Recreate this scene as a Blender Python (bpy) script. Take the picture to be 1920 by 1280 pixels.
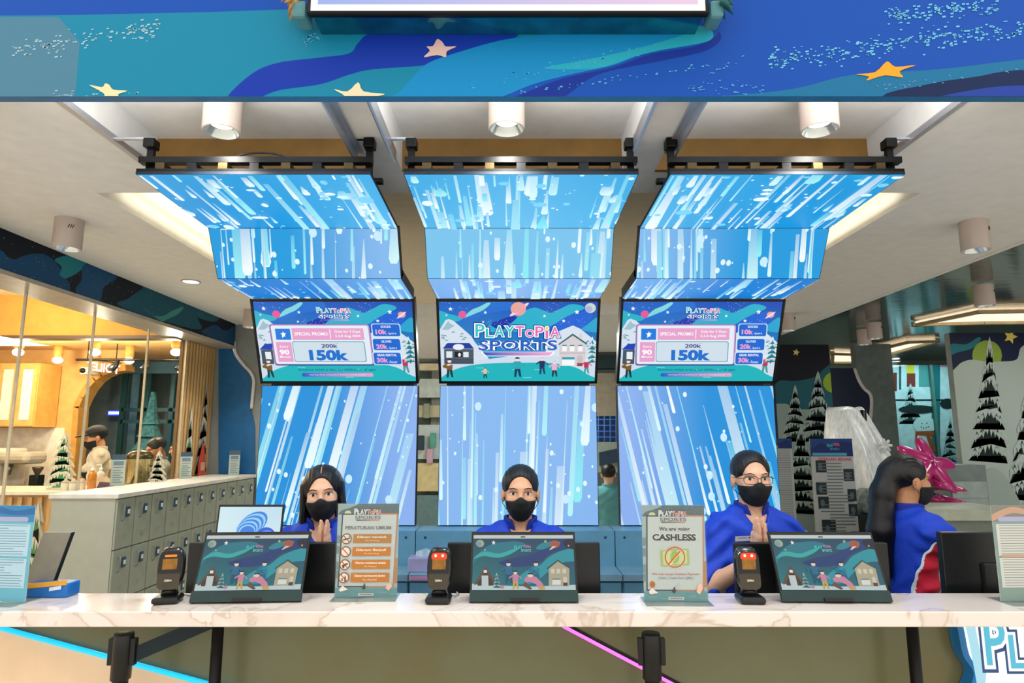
import bpy, bmesh, math, random
import numpy as np
from mathutils import Vector, Matrix, Euler

for o in list(bpy.data.objects):
    bpy.data.objects.remove(o)
SC = bpy.context.scene
COL = SC.collection
# ------------------------------------------------------------------ camera, world, exposure
CAMZ = 1.65
PITCH = math.atan(180 / 1200)
FPX = 1200.0
cam_d = bpy.data.cameras.new('camera')
cam_d.sensor_width = 36.0
cam_d.lens = 36.0 * FPX / 1920
cam_d.clip_start = 0.05
cam = bpy.data.objects.new('camera', cam_d)
COL.objects.link(cam)
cam.location = (0, 0, CAMZ)
cam.rotation_euler = (math.pi / 2 + PITCH, 0, 0)
SC.camera = cam
SC.view_settings.view_transform = 'Standard'
SC.view_settings.look = 'None'
SC.view_settings.gamma = 1.0
SC.view_settings.use_curve_mapping = False
SC.view_settings.exposure = 0.0
W = bpy.data.worlds.new('world'); SC.world = W
W.use_nodes = True
bgn = W.node_tree.nodes['Background']
bgn.inputs[0].default_value = (1.0, 0.935, 0.87, 1)     # light of the open mall hall
bgn.inputs[1].default_value = 1.5


def lamp(name, kind, loc, energy, color=(1, 1, 1), size=0.1, rot=(0, 0, 0), size_y=None, spot=None, parent=None):
    d = bpy.data.lights.new(name, kind)
    d.energy = energy
    d.color = color
    if kind == 'AREA':
        d.size = size
        if size_y:
            d.shape = 'RECTANGLE'; d.size_y = size_y
    else:
        d.shadow_soft_size = size
    if spot:
        d.spot_size = spot; d.spot_blend = 0.6
    o = bpy.data.objects.new(name, d)
    COL.objects.link(o)
    if parent is not None:
        o.parent = parent
        o.matrix_basis = MAT[parent.name].inverted() @ Matrix.LocRotScale(Vector(loc), Euler(rot), None)
    else:
        o.location = loc; o.rotation_euler = rot
    return o


# ------------------------------------------------------------------ helpers
ct, st = math.cos(PITCH), math.sin(PITCH)


def at(px, py, Y=None, Z=None, X=None):
    """point of the place that lies at photo position (px, py) on the plane Y=, Z= or X= """
    u = (px - 960) / FPX; v = (py - 640) / FPX
    d = Vector((u, ct + v * st, st - v * ct))
    if Y is not None: t = Y / d.y
    elif Z is not None: t = (Z - CAMZ) / d.z
    else: t = X / d.x
    return Vector((d.x * t, d.y * t, CAMZ + d.z * t))


def lin(c):
    if isinstance(c, str):
        c = c.lstrip('#'); c = [int(c[i:i + 2], 16) / 255 for i in (0, 2, 4)]
        c = [x / 12.92 if x <= 0.04045 else ((x + 0.055) / 1.055) ** 2.4 for x in c]
    return tuple(c[:3])


MATS = {}


def pm(name, col='#888888', rough=0.5, metal=0.0, emit=0.0, nscale=12.0, namt=0.06, bump=0.0, coat=0.0, alpha=1.0,
       trans=0.0, ior=1.45, stretch=(1, 1, 1), col2=None, spec=0.5):
    """procedural principled material with a soft noise variation"""
    if name in MATS: return MATS[name]
    m = bpy.data.materials.new(name); m.use_nodes = True
    nt = m.node_tree; b = nt.nodes['Principled BSDF']
    c = lin(col)
    tc = nt.nodes.new('ShaderNodeTexCoord'); mp = nt.nodes.new('ShaderNodeMapping')
    mp.inputs['Scale'].default_value = stretch
    n = nt.nodes.new('ShaderNodeTexNoise'); n.inputs['Scale'].default_value = nscale; n.inputs['Detail'].default_value = 4
    nt.links.new(tc.outputs['Object'], mp.inputs[0]); nt.links.new(mp.outputs[0], n.inputs['Vector'])
    r = nt.nodes.new('ShaderNodeValToRGB')
    a = lin(col2) if col2 else tuple(x * (1 - 2 * namt) for x in c)
    e = c if col2 else tuple(min(1, x * (1 + 2 * namt)) for x in c)
    r.color_ramp.elements[0].position = 0.3; r.color_ramp.elements[1].position = 0.7
    r.color_ramp.elements[0].color = (*a, 1); r.color_ramp.elements[1].color = (*e, 1)
    nt.links.new(n.outputs['Fac'], r.inputs[0]); nt.links.new(r.outputs[0], b.inputs['Base Color'])
    b.inputs['Roughness'].default_value = rough; b.inputs['Metallic'].default_value = metal
    b.inputs['Specular IOR Level'].default_value = spec
    b.inputs['Coat Weight'].default_value = coat; b.inputs['Coat Roughness'].default_value = 0.05
    b.inputs['Transmission Weight'].default_value = trans; b.inputs['IOR'].default_value = ior
    b.inputs['Alpha'].default_value = alpha
    if emit:
        nt.links.new(r.outputs[0], b.inputs['Emission Color']); b.inputs['Emission Strength'].default_value = emit
    if bump:
        bp = nt.nodes.new('ShaderNodeBump'); bp.inputs['Strength'].default_value = bump; bp.inputs['Distance'].default_value = 0.01
        nt.links.new(n.outputs['Fac'], bp.inputs['Height']); nt.links.new(bp.outputs[0], b.inputs['Normal'])
    MATS[name] = m
    return m


def pprint_mat(name, glow=0.0, rough=0.5, coat=0.0):
    """flat print: colours of the printed or shown picture come with the mesh"""
    if name in MATS: return MATS[name]
    m = bpy.data.materials.new(name); m.use_nodes = True
    nt = m.node_tree; b = nt.nodes['Principled BSDF']
    a = nt.nodes.new('ShaderNodeAttribute'); a.attribute_name = 'Col'
    if glow:
        b.inputs['Base Color'].default_value = (0.02, 0.02, 0.02, 1)
        nt.links.new(a.outputs['Color'], b.inputs['Emission Color'])
        b.inputs['Emission Strength'].default_value = glow
    else:
        nt.links.new(a.outputs['Color'], b.inputs['Base Color'])
    b.inputs['Roughness'].default_value = rough
    b.inputs['Specular IOR Level'].default_value = .2
    b.inputs['Coat Weight'].default_value = coat
    MATS[name] = m
    return m


def glass_mat(name, tint='#ffffff', rough=0.0):
    if name in MATS: return MATS[name]
    m = bpy.data.materials.new(name); m.use_nodes = True
    nt = m.node_tree
    for n in list(nt.nodes):
        if n.type == 'BSDF_PRINCIPLED': nt.nodes.remove(n)
    out = nt.nodes['Material Output']
    t = nt.nodes.new('ShaderNodeBsdfTransparent'); t.inputs[0].default_value = (*lin(tint), 1)
    g = nt.nodes.new('ShaderNodeBsdfGlossy'); g.inputs['Roughness'].default_value = rough
    f = nt.nodes.new('ShaderNodeFresnel'); f.inputs[0].default_value = 1.45
    mx = nt.nodes.new('ShaderNodeMixShader')
    ge = nt.nodes.new('ShaderNodeNewGeometry'); iv = nt.nodes.new('ShaderNodeMath'); iv.operation = 'SUBTRACT'; iv.inputs[0].default_value = 1.0
    ml = nt.nodes.new('ShaderNodeMath'); ml.operation = 'MULTIPLY'
    nt.links.new(ge.outputs['Backfacing'], iv.inputs[1]); nt.links.new(iv.outputs[0], ml.inputs[0]); nt.links.new(f.outputs[0], ml.inputs[1])
    nt.links.new(ml.outputs[0], mx.inputs[0]); nt.links.new(t.outputs[0], mx.inputs[1]); nt.links.new(g.outputs[0], mx.inputs[2])
    nt.links.new(mx.outputs[0], out.inputs[0])
    MATS[name] = m
    return m


MAT = {}      # name -> frame of a thing (its parts share it)


def setp(o, label=None, cat=None, group=None, kind=None):
    if label: o['label'] = label
    if cat: o['category'] = cat
    if group: o['group'] = group
    if kind: o['kind'] = kind
    return o


def thing(name, label, cat, loc=(0, 0, 0), rotz=0.0, group=None):
    o = bpy.data.objects.new(name, None)
    COL.objects.link(o)
    o.empty_display_size = 0.05
    o.location = loc; o.rotation_euler = (0, 0, rotz)
    MAT[o.name] = Matrix.LocRotScale(Vector(loc), Euler((0, 0, rotz)), None)
    setp(o, label, cat, group)
    return o


class MB:
    """collects shapes in place coordinates; build() links them as one mesh object"""
    def __init__(s):
        s.v = []; s.f = []; s.sm = []

    def add(s, vs, fs, smooth=False):
        b = len(s.v)
        s.v.extend([tuple(p) for p in vs]); s.f.extend([tuple(i + b for i in f) for f in fs])
        s.sm.extend([smooth] * len(fs))
        return s

    def box(s, x0, x1, y0, y1, z0, z1):
        vs = [(x, y, z) for x in (x0, x1) for y in (y0, y1) for z in (z0, z1)]
        return s.add(vs, [(0, 1, 3, 2), (4, 6, 7, 5), (0, 4, 5, 1), (2, 3, 7, 6), (0, 2, 6, 4), (1, 5, 7, 3)])

    def cbox(s, c, d, rot=None, bev=0.0):
        """box with chamfered edges, centre c, size d, optional rotation"""
        hx, hy, hz = d[0] / 2, d[1] / 2, d[2] / 2
        b = min(bev, hx * .9, hy * .9, hz * .9)
        bm = bmesh.new(); bmesh.ops.create_cube(bm, size=1.0)
        for v in bm.verts: v.co = Vector((v.co.x * 2 * hx, v.co.y * 2 * hy, v.co.z * 2 * hz))
        if b > 0: bmesh.ops.bevel(bm, geom=bm.edges[:], offset=b, segments=2, affect='EDGES', profile=0.5)
        M = (rot.to_matrix() if isinstance(rot, Euler) else rot) if rot is not None else Matrix.Identity(3)
        bm.verts.index_update()
        s.add([M @ v.co + Vector(c) for v in bm.verts], [[v.index for v in f.verts] for f in bm.faces])
        bm.free()
        return s

    def tube(s, pts, r, n=10, caps=True, smooth=True):
        pts = [Vector(p) for p in pts]
        rs = r if isinstance(r, (list, tuple)) else [r] * len(pts)
        rings = []; up = None
        for i, p in enumerate(pts):
            d = (pts[min(i + 1, len(pts) - 1)] - pts[max(i - 1, 0)]).normalized()
            if up is None:
                up = d.orthogonal().normalized()
            else:
                up = (up - d * up.dot(d)).normalized()
            w = d.cross(up)
            rings.append([p + (up * math.cos(a) + w * math.sin(a)) * rs[i] for a in [2 * math.pi * k / n for k in range(n)]])
        vs = [q for rg in rings for q in rg]; fs = []
        for i in range(len(pts) - 1):
            for k in range(n):
                fs.append((i * n + k, i * n + (k + 1) % n, (i + 1) * n + (k + 1) % n, (i + 1) * n + k))
        s.add(vs, fs, smooth)
        if caps:
            s.add(rings[0][::-1], [tuple(range(n))]); s.add(rings[-1], [tuple(range(n))])
        return s

    def lathe(s, prof, c=(0, 0, 0), n=24, smooth=True, axis='z'):
        c = Vector(c); vs = []; fs = []
        for r, z in prof:
            for k in range(n):
                a = 2 * math.pi * k / n
                p = Vector((r * math.cos(a), r * math.sin(a), z))
                if axis == 'y': p = Vector((p.x, p.z, p.y))
                if axis == 'x': p = Vector((p.z, p.x, p.y))
                vs.append(c + p)
        for i in range(len(prof) - 1):
            for k in range(n):
                fs.append((i * n + k, i * n + (k + 1) % n, (i + 1) * n + (k + 1) % n, (i + 1) * n + k))
        return s.add(vs, fs, smooth)

    def prism(s, pts, off):
        """polygon of 3D points extruded by vector off"""
        pts = [Vector(p) for p in pts]; off = Vector(off); n = len(pts)
        vs = pts + [p + off for p in pts]
        fs = [tuple(range(n)), tuple(range(2 * n - 1, n - 1, -1))] + [(i, i + n, (i + 1) % n + n, (i + 1) % n) for i in range(n)]
        return s.add(vs, fs)

    def slab(s, o, u, w, t):
        """parallelepiped from corner o with edges u, w, t"""
        o, u, w = Vector(o), Vector(u), Vector(w)
        return s.prism([o, o + u, o + u + w, o + w], t)

    def sphere(s, c, r, n=14, m=9):
        r = (r, r, r) if not isinstance(r, (tuple, list)) else r
        vs = []; fs = []
        for i in range(m + 1):
            th = math.pi * i / m
            for k in range(n):
                a = 2 * math.pi * k / n
                vs.append((c[0] + r[0] * math.sin(th) * math.cos(a), c[1] + r[1] * math.sin(th) * math.sin(a), c[2] + r[2] * math.cos(th)))
        for i in range(m):
            for k in range(n):
                fs.append((i * n + k, (i + 1) * n + k, (i + 1) * n + (k + 1) % n, i * n + (k + 1) % n))
        return s.add(vs, fs, True)

    def mesh(s, name, M=None):
        me = bpy.data.meshes.new(name)
        vs = s.v
        if M is not None:
            vs = [tuple(M @ Vector(p)) for p in vs]
        me.from_pydata(vs, [], s.f)
        me.polygons.foreach_set('use_smooth', s.sm)
        bm = bmesh.new(); bm.from_mesh(me)
        bmesh.ops.remove_doubles(bm, verts=bm.verts, dist=1e-6)
        bmesh.ops.recalc_face_normals(bm, faces=bm.faces)
        bm.to_mesh(me); bm.free()
        return me

    def build(s, name, mat, parent=None, **kw):
        return link(name, s, mat, parent, **kw)


def link(name, mb, mat, parent=None, label=None, cat=None, group=None, kind=None):
    if parent is not None:
        M = MAT[parent.name]
        me = mb.mesh(name, M.inverted())
    else:
        # a thing of one mesh: origin at its base
        a = np.array(mb.v); c = Vector(((a[:, 0].min() + a[:, 0].max()) / 2, (a[:, 1].min() + a[:, 1].max()) / 2, a[:, 2].min()))
        M = Matrix.Translation(c)
        me = mb.mesh(name, M.inverted())
    me.materials.append(mat)
    o = bpy.data.objects.new(name, me)
    COL.objects.link(o)
    if parent is not None: o.parent = parent
    else: o.location = M.translation
    MAT[o.name] = M
    setp(o, label, cat, group, kind)
    return o


def struct(name, mb, mat):
    return link(name, mb, mat, kind='structure')


# ------------------------------------------------------------------ flat pictures (print and screens)
GL = {}


def glyphs(s, off=0.0):
    k = (s, off)
    if k in GL: return GL[k]
    cu = bpy.data.curves.new('t', 'FONT'); cu.body = s; cu.offset = off; cu.resolution_u = 3
    ob = bpy.data.objects.new('t', cu)
    me = bpy.data.meshes.new_from_object(ob)
    v = np.array([(p.co.x, p.co.y) for p in me.vertices]) if len(me.vertices) else np.zeros((0, 2))
    f = [tuple(p.vertices) for p in me.polygons]
    bpy.data.objects.remove(ob); bpy.data.curves.remove(cu); bpy.data.meshes.remove(me)
    GL[k] = (v, f)
    return GL[k]


def homography(src, w, h):
    dst = [(0, 0), (w, 0), (w, h), (0, h)]
    A = []; B = []
    for (x, y), (X, Y) in zip(src, dst):
        A.append([x, y, 1, 0, 0, 0, -X * x, -X * y]); B.append(X)
        A.append([0, 0, 0, x, y, 1, -Y * x, -Y * y]); B.append(Y)
    return np.append(np.linalg.solve(np.array(A, float), np.array(B, float)), 1).reshape(3, 3)


def clip_poly(p, w, h):
    """clip list of (x, y, colour) to the rectangle 0..w, 0..h"""
    def cl(pts, ax, lim, sgn):
        out = []
        for i in range(len(pts)):
            a, b = pts[i - 1], pts[i]
            da, db = sgn * (lim - a[ax]), sgn * (lim - b[ax])
            if (da >= 0) != (db >= 0):
                t = da / (da - db)
                out.append(tuple(a[j] + (b[j] - a[j]) * t for j in range(5)))
            if db >= 0: out.append(b)
        return out
    for ax, lim, sg in ((0, 0, -1), (0, w, 1), (1, 0, -1), (1, h, 1)):
        if len(p) < 3: return []
        p = cl(p, ax, lim, sg)
    return p


class Canvas:
    """flat picture drawn in coordinates of the quad src (TL, TR, BR, BL), laid on a w x h rectangle"""
    def __init__(s, w, h, src=None, step=0.00012):
        s.w, s.h, s.step = w, h, step
        s.Hm = homography(src or [(0, 0), (w, 0), (w, h), (0, h)], w, h)
        s.v = []; s.f = []; s.c = []; s.layer = 1

    def map(s, pts):
        a = np.c_[np.array(pts, float), np.ones(len(pts))] @ s.Hm.T
        return a[:, :2] / a[:, 2:]

    def poly(s, pts, col, bump=True):
        """col: colour, list of colours per point"""
        q = s.map(pts)
        cols = [lin(c) for c in col] if isinstance(col, list) else [lin(col)] * len(pts)
        p = clip_poly([(q[i][0], q[i][1], *cols[i]) for i in range(len(pts))], s.w, s.h)
        if len(p) < 3: return s
        b = len(s.v)
        s.v += [(a[0], a[1], s.layer * s.step) for a in p]
        s.f.append(tuple(range(b, b + len(p)))); s.c += [a[2:] for a in p]
        if bump: s.layer += 1
        return s

    def up(s, n=1):
        s.layer += n; return s

    def fill(s, col):
        b = len(s.v)
        s.v += [(0, 0, s.layer * s.step), (s.w, 0, s.layer * s.step), (s.w, s.h, s.layer * s.step), (0, s.h, s.layer * s.step)]
        s.f.append((b, b + 1, b + 2, b + 3)); s.c += [lin(c) for c in (col if isinstance(col, list) else [col] * 4)]
        s.layer += 1
        return s

    def rect(s, x0, y0, x1, y1, col, bump=True):
        return s.poly([(x0, y0), (x1, y0), (x1, y1), (x0, y1)], col, bump)

    def rrect(s, x0, y0, x1, y1, r, col, bump=True):
        pts = []
        for cx, cy, a0 in ((x1 - r, y0 + r, -90), (x1 - r, y1 - r, 0), (x0 + r, y1 - r, 90), (x0 + r, y0 + r, 180)):
            for k in range(4):
                a = math.radians(a0 + 30 * k); pts.append((cx + r * math.cos(a), cy + r * math.sin(a)))
        if isinstance(col, tuple) and len(col) == 2:        # left to right blend
            c0, c1 = lin(col[0]), lin(col[1])
            col = [tuple(c0[i] + (c1[i] - c0[i]) * (p[0] - x0) / (x1 - x0) for i in range(3)) for p in pts]
        return s.poly(pts, col, bump)

    def ell(s, cx, cy, rx, ry, col, rot=0.0, n=18, bump=True):
        cr, sr = math.cos(rot), math.sin(rot)
        return s.poly([(cx + rx * math.cos(a) * cr - ry * math.sin(a) * sr, cy + rx * math.cos(a) * sr + ry * math.sin(a) * cr)
                       for a in [2 * math.pi * k / n for k in range(n)]], col, bump)

    def line(s, pts, wd, col, bump=True):
        for (x0, y0), (x1, y1) in zip(pts, pts[1:]):
            L = math.hypot(x1 - x0, y1 - y0) or 1
            nx, ny = -(y1 - y0) / L * wd / 2, (x1 - x0) / L * wd / 2
            s.poly([(x0 + nx, y0 + ny), (x1 + nx, y1 + ny), (x1 - nx, y1 - ny), (x0 - nx, y0 - ny)], col, False)
        if bump: s.layer += 1
        return s

    def ring(s, cx, cy, r, wd, col):
        pts = [(cx + r * math.cos(a), cy + r * math.sin(a)) for a in [2 * math.pi * k / 24 for k in range(25)]]
        return s.line(pts, wd, col)

    def star(s, cx, cy, r, col, rot=0.0, k=0.45, bump=True):
        pts = []
        for i in range(10):
            a = rot - math.pi / 2 + i * math.pi / 5; q = r if i % 2 == 0 else r * k
            pts.append((cx + q * math.cos(a), cy + q * math.sin(a)))
        return s.poly(pts, col, bump)

    def text(s, t, x0, y0, x1, y1, col, bold=0.0, edge=None, edgew=0.05, mirror=False, fit=True):
        """text fitted to the box x0..x1, y0..y1"""
        for off, cc in ([(bold + edgew, edge)] if edge else []) + [(bold, col)]:
            v, f = glyphs(t, off)
            if not len(v): return s
            vb, _ = glyphs(t, bold)
            lo, hi = vb.min(0), vb.max(0)
            sx = (x1 - x0) / (hi[0] - lo[0]); sy = (y1 - y0) / (hi[1] - lo[1])
            X = x0 + (v[:, 0] - lo[0]) * sx; Y = y1 - (v[:, 1] - lo[1]) * sy
            if mirror: X = x0 + x1 - X
            q = s.map(np.c_[X, Y]); b = len(s.v); L = lin(cc)
            s.v += [(a[0], a[1], s.layer * s.step) for a in q]
            s.f += [tuple(i + b for i in g) for g in f]; s.c += [L] * len(q)
            s.layer += 1
        return s

    def build(s, name, o, u, dn, mat, parent, **kw):
        """lay the picture on the rectangle with top-left corner o, unit directions u (right) and dn (down)"""
        o, u, dn = Vector(o), Vector(u).normalized(), Vector(dn).normalized()
        n = dn.cross(u)
        vs = [tuple(o + u * p[0] + dn * p[1] + n * p[2]) for p in s.v]
        M = MAT[parent.name] if parent is not None else Matrix.Translation(o)
        Mi = M.inverted()
        me = bpy.data.meshes.new(name)
        me.from_pydata([tuple(Mi @ Vector(p)) for p in vs], [], [f[::-1] for f in s.f])
        at_ = me.color_attributes.new('Col', 'FLOAT_COLOR', 'POINT')
        at_.data.foreach_set('color', [x for c in s.c for x in (*c, 1.0)])
        me.materials.append(mat)
        ob = bpy.data.objects.new(name, me); COL.objects.link(ob)
        if parent is not None: ob.parent = parent
        else: ob.location = o
        MAT[ob.name] = M
        setp(ob, **kw)
        return ob


def smooth_pts(p, n=6, closed=True):
    """Catmull-Rom through 2D points"""
    out = []; N = len(p); rng = range(N) if closed else range(N - 1)
    for i in rng:
        g = (lambda j: p[j % N]) if closed else (lambda j: p[max(0, min(N - 1, j))])
        a, b, c, d = g(i - 1), g(i), g(i + 1), g(i + 2)
        for k in range(n):
            t = k / n
            out.append(tuple(0.5 * (2 * b[j] + (c[j] - a[j]) * t + (2 * a[j] - 5 * b[j] + 4 * c[j] - d[j]) * t * t + (3 * b[j] - a[j] - 3 * c[j] + d[j]) * t ** 3) for j in range(2)))
    if not closed: out.append(p[-1])
    return out


# the lettering of the place
def logo_play(c, x0, y0, x1, y1, teal='#2ec4c6', pink='#e86bb4', edge='#ffffff', out='#0d3d9a', dot='#e8dc5a'):
    """PLAYTOPIA in jumping letters"""
    L = 'PLAYTOPIA'; wd = [1.05, .9, 1.05, 1.05, 1.0, 1.0, .95, .55, 1.05]
    dy = [0, .12, 0, .02, -.02, .10, 0, .22, .05]; hh = [1.0, .72, .85, .85, .82, .62, .82, .62, .8]
    tot = sum(wd); x = x0; H = y1 - y0
    pos = []
    for i, ch in enumerate(L):
        w = wd[i] / tot * (x1 - x0)
        yb = y1 - H * .08 + H * (dy[i] - .1) * .5
        pos.append((ch, x + w * .06, yb - H * hh[i] * .9, x + w * .94, yb))
        x += w
    for stage, (b, cc) in enumerate(((.13, out), (.075, edge), (.015, None))):
        for i, (ch, a, t, e, bb) in enumerate(pos):
            if ch == 'I' and stage == 2: pass
            v0, _ = glyphs(ch, .015)
            v, f = glyphs(ch, b)
            lo, hi = v0.min(0), v0.max(0); sx = (e - a) / (hi[0] - lo[0]); sy = (bb - t) / (hi[1] - lo[1])
            if ch == 'I': sx *= .55; a2 = a + (e - a) * .22
            else: a2 = a
            q = c.map(np.c_[a2 + (v[:, 0] - lo[0]) * sx, bb - (v[:, 1] - lo[1]) * sy]); k = len(c.v)
            col = lin(cc if cc else (teal if i < 4 else pink))
            c.v += [(p[0], p[1], c.layer * c.step) for p in q]; c.f += [tuple(j + k for j in g) for g in f]; c.c += [col] * len(q)
        c.layer += 1
    ch, a, t, e, bb = pos[7]
    r = (y1 - y0) * .17
    c.ell((a + e) / 2, t - r * .9, r * 1.25, r * 1.25, out).ell((a + e) / 2, t - r * .9, r * 1.05, r * 1.05, edge).ell((a + e) / 2, t - r * .9, r * .7, r * .7, dot)


def logo_sports(c, x0, y0, x1, y1, col='#1f5fc0', edge='#ffffff', out='#0d3d9a'):
    c.text('SPORTS', x0, y0, x1, y1, out, bold=.12)
    c.text('SPORTS', x0, y0, x1, y1, edge, bold=.075)
    c.text('SPORTS', x0, y0, x1, y1, col, bold=.02)
    c.line([(x0 + (x1 - x0) * .40, y1 - (y1 - y0) * .2), (x0 + (x1 - x0) * .46, y0 + (y1 - y0) * .3)], (y1 - y0) * .1, edge)


def snow_tree(c, cx, yb, h, w, dark='#15302c', snow='#aebbb6', n=7, seed=0, snow2='#8fa09b'):
    """a fir under snow: dark drooping tiers with pale pads on them"""
    R = random.Random(seed)
    for i in range(n - 1, -1, -1):
        t = (i + 1) / n
        y0 = yb - h + h * (i / n) * .95; ww = w * .5 * (t ** .85); th = h / n * 1.5
        pts = [(cx, y0)]
        m = 5
        for k in range(m):
            a = (k + 1) / m
            pts += [(cx + ww * a * R.uniform(.85, 1.1), y0 + th * (.35 + .6 * a) + R.uniform(0, th * .2)), (cx + ww * a * .8, y0 + th * (.35 + .45 * a))]
        pts += [(cx, y0 + th * .9)]
        for k in range(m, 0, -1):
            a = k / m
            pts += [(cx - ww * a * .8, y0 + th * (.35 + .45 * a)), (cx - ww * a * R.uniform(.85, 1.1), y0 + th * (.35 + .6 * a) + R.uniform(0, th * .2))]
        c.poly(pts, dark)
        # snow cap with a scalloped lower edge, then a few loose pads
        m = 4 + i
        cap = [(cx, y0 - th * .03), (cx + ww * .5, y0 + th * .26), (cx + ww * .98, y0 + th * .68)]
        for k in range(2 * m + 1):
            xx = ww * .96 * (1 - k / m)
            cap.append((cx + xx, y0 + th * (.34 + .38 * abs(xx) / ww) + (th * R.uniform(.16, .34) if k % 2 == 0 else -th * R.uniform(.0, .10))))
        cap += [(cx - ww * .98, y0 + th * .68), (cx - ww * .5, y0 + th * .26)]
        c.poly(cap, snow)
        for k in range(1 + i // 2):
            for sg in (-1, 1):
                a = R.uniform(.25, .8)
                c.poly([(cx + sg * ww * a - ww * .10, y0 + th * (.40 + .35 * a)), (cx + sg * ww * a, y0 + th * (.24 + .35 * a)), (cx + sg * ww * a + ww * .10, y0 + th * (.42 + .35 * a)), (cx + sg * ww * a, y0 + th * (.33 + .35 * a))], dark if R.random() < .6 else snow2, bump=sg > 0)


def dots(c, x0, y0, x1, y1, slope, n, col, r, seed=0):
    R = random.Random(seed)
    for _ in range(n):
        x = R.uniform(x0, x1); t = (x - x0) / (x1 - x0)
        y = y0 + slope * (x - x0) + R.gauss(0, 1) * (y1 - y0) * .3
        q = r * R.uniform(.5, 1.3)
        c.poly([(x - q, y - q * .3), (x + q, y - q * .6), (x + q, y + q * .4), (x - q, y + q * .6)], col, False)
    c.up()
# ------------------------------------------------------------------ materials
M_CEIL = pm('ceiling_paint', '#e2e4e4', .85, namt=.02)
M_CEIL_R = pm('cove_paint', '#e6dcc4', .85, namt=.02)
M_COFFER_SHADE = pm('coffer_shade_brown', '#80602a', .6, namt=.1, nscale=5)  # coffer back wall: brown stands in for the shade above the LED canopies
M_WHITE = pm('white_enamel', '#bdb0a8', .45, namt=.02)
M_ALU = pm('brushed_aluminium', '#c3c8d2', .35, .7, namt=.05, nscale=60, stretch=(1, .02, 1))
M_BLACK = pm('black_plastic', '#0b0f10', .35, namt=.1)
M_BLACKM = pm('black_steel', '#0a0c0d', .4, .4, namt=.1)
M_NAVY = pm('navy_side', '#0b3358', .4, namt=.08)
M_GREY = pm('grey_plaster', '#8b918f', .85, namt=.03)
M_GLOW = pprint_mat('screen_picture', glow=1.0, rough=.15)
M_LED = pprint_mat('led_wall_picture', glow=1.0, rough=.4)
M_PRINT = pprint_mat('printed_vinyl', rough=.55)
M_PAPER = pprint_mat('printed_paper', rough=.6)
M_LAMP = pm('lamp_glow', '#ffffff', .5, emit=6.0, namt=0)
M_FLOOR = pm('floor_tiles', '#d9d0c0', .3, namt=.05, nscale=6, col2='#cfc5b2')

# ------------------------------------------------------------------ the setting
CZ = 2.85         # main ceiling
mb = MB(); mb.box(-9.5, 9.5, -4, 11, -.1, 0); struct('floor', mb, M_FLOOR)
mb = MB()         # main ceiling slab with three coffers at the front and one long recess behind
for x0, x1, y0, y1 in ((-2.96, -1.62, 1.98, 3.03), (1.62, 3.17, 1.98, 3.03), (-.65, -.5, 1.98, 2.78), (.5, .65, 1.98, 2.78),
                       (-1.62, 1.62, 2.78, 3.03), (-2.96, -2.06, 3.03, 6.6), (2.03, 3.17, 3.03, 6.6), (-2.06, 2.03, 6.2, 6.6), (-2.96, 3.17, 6.6, 10.2)):
    mb.box(x0, x1, y0, y1, CZ, CZ + .16)
struct('ceiling', mb, M_CEIL)
mb = MB(); mb.box(-3.0, 3.2, 1.99, 2.9, 3.0, 3.06); struct('ceiling_coffer', mb, M_CEIL)
mb = MB(); mb.box(-2.1, 2.1, 3.0, 6.3, CZ + .11, CZ + .17); struct('ceiling_recess', mb, M_CEIL_R)
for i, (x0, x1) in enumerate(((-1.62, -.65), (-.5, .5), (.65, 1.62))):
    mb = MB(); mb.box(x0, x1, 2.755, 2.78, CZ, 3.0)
    struct('trim_%d' % (i + 1), mb, M_COFFER_SHADE)

# front fascia with its printed night sky
FY = 1.95
mb = MB(); mb.box(-3.2, 3.2, FY, FY + .035, 2.752, 3.6)
fas = struct('wall_fascia', mb, pm('fascia_board', '#1467a0', .4))
px = lambda x, y: (at(x, y, Y=FY).x, at(x, y, Y=FY).z)
FTL, FTR, FBR, FBL = (-3.2, 3.6), (3.2, 3.6), (3.2, 2.752), (-3.2, 2.752)


def inv(x, z, Y):
    """photo position of a point on the plane Y"""
    dz = z - CAMZ
    dep = Y * ct + dz * st; up = -Y * st + dz * ct
    return (960 + FPX * x / dep, 640 - FPX * up / dep)


c = Canvas(6.4, .848, [inv(*FTL, FY), inv(*FTR, FY), inv(*FBR, FY), inv(*FBL, FY)])
c.poly([(-2500, -900), (4200, -900), (4200, 200), (-2500, 200)], '#0b4db0')
c.poly(smooth_pts([(-2200, 28), (-200, 30), (330, 24), (560, 18), (640, 30), (1000, 50), (1120, 66), (1170, 80), (1000, 110), (900, 150), (880, 190), (700, 260), (-200, 260), (-2200, 260)], 6), '#0b82a6')
c.poly([(-2200, 35), (110, 32), (150, 80), (140, 190), (-2200, 190)], '#4a7f9a')
c.poly(smooth_pts([(425, 186), (470, 140), (520, 118), (600, 108), (655, 100), (672, 80), (700, 62), (800, 60), (960, 55), (960, 75), (900, 95), (815, 120), (700, 130), (655, 140), (600, 158), (520, 170), (470, 190)], 6), '#0b35a8')
c.poly(smooth_pts([(690, 192), (740, 178), (770, 150), (800, 120), (860, 98), (960, 72), (1100, 60), (1220, 52), (1300, 46), (1334, 58), (1328, 76), (1290, 86), (1210, 100), (1150, 122), (1060, 142), (1000, 158), (950, 178), (900, 195), (780, 205)], 6), '#0c88c6')
c.poly(smooth_pts([(1020, 128), (1100, 112), (1190, 92), (1280, 66), (1310, 50), (1336, 60), (1326, 78), (1250, 92), (1190, 106), (1120, 128)], 6), '#22a6c0')
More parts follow.
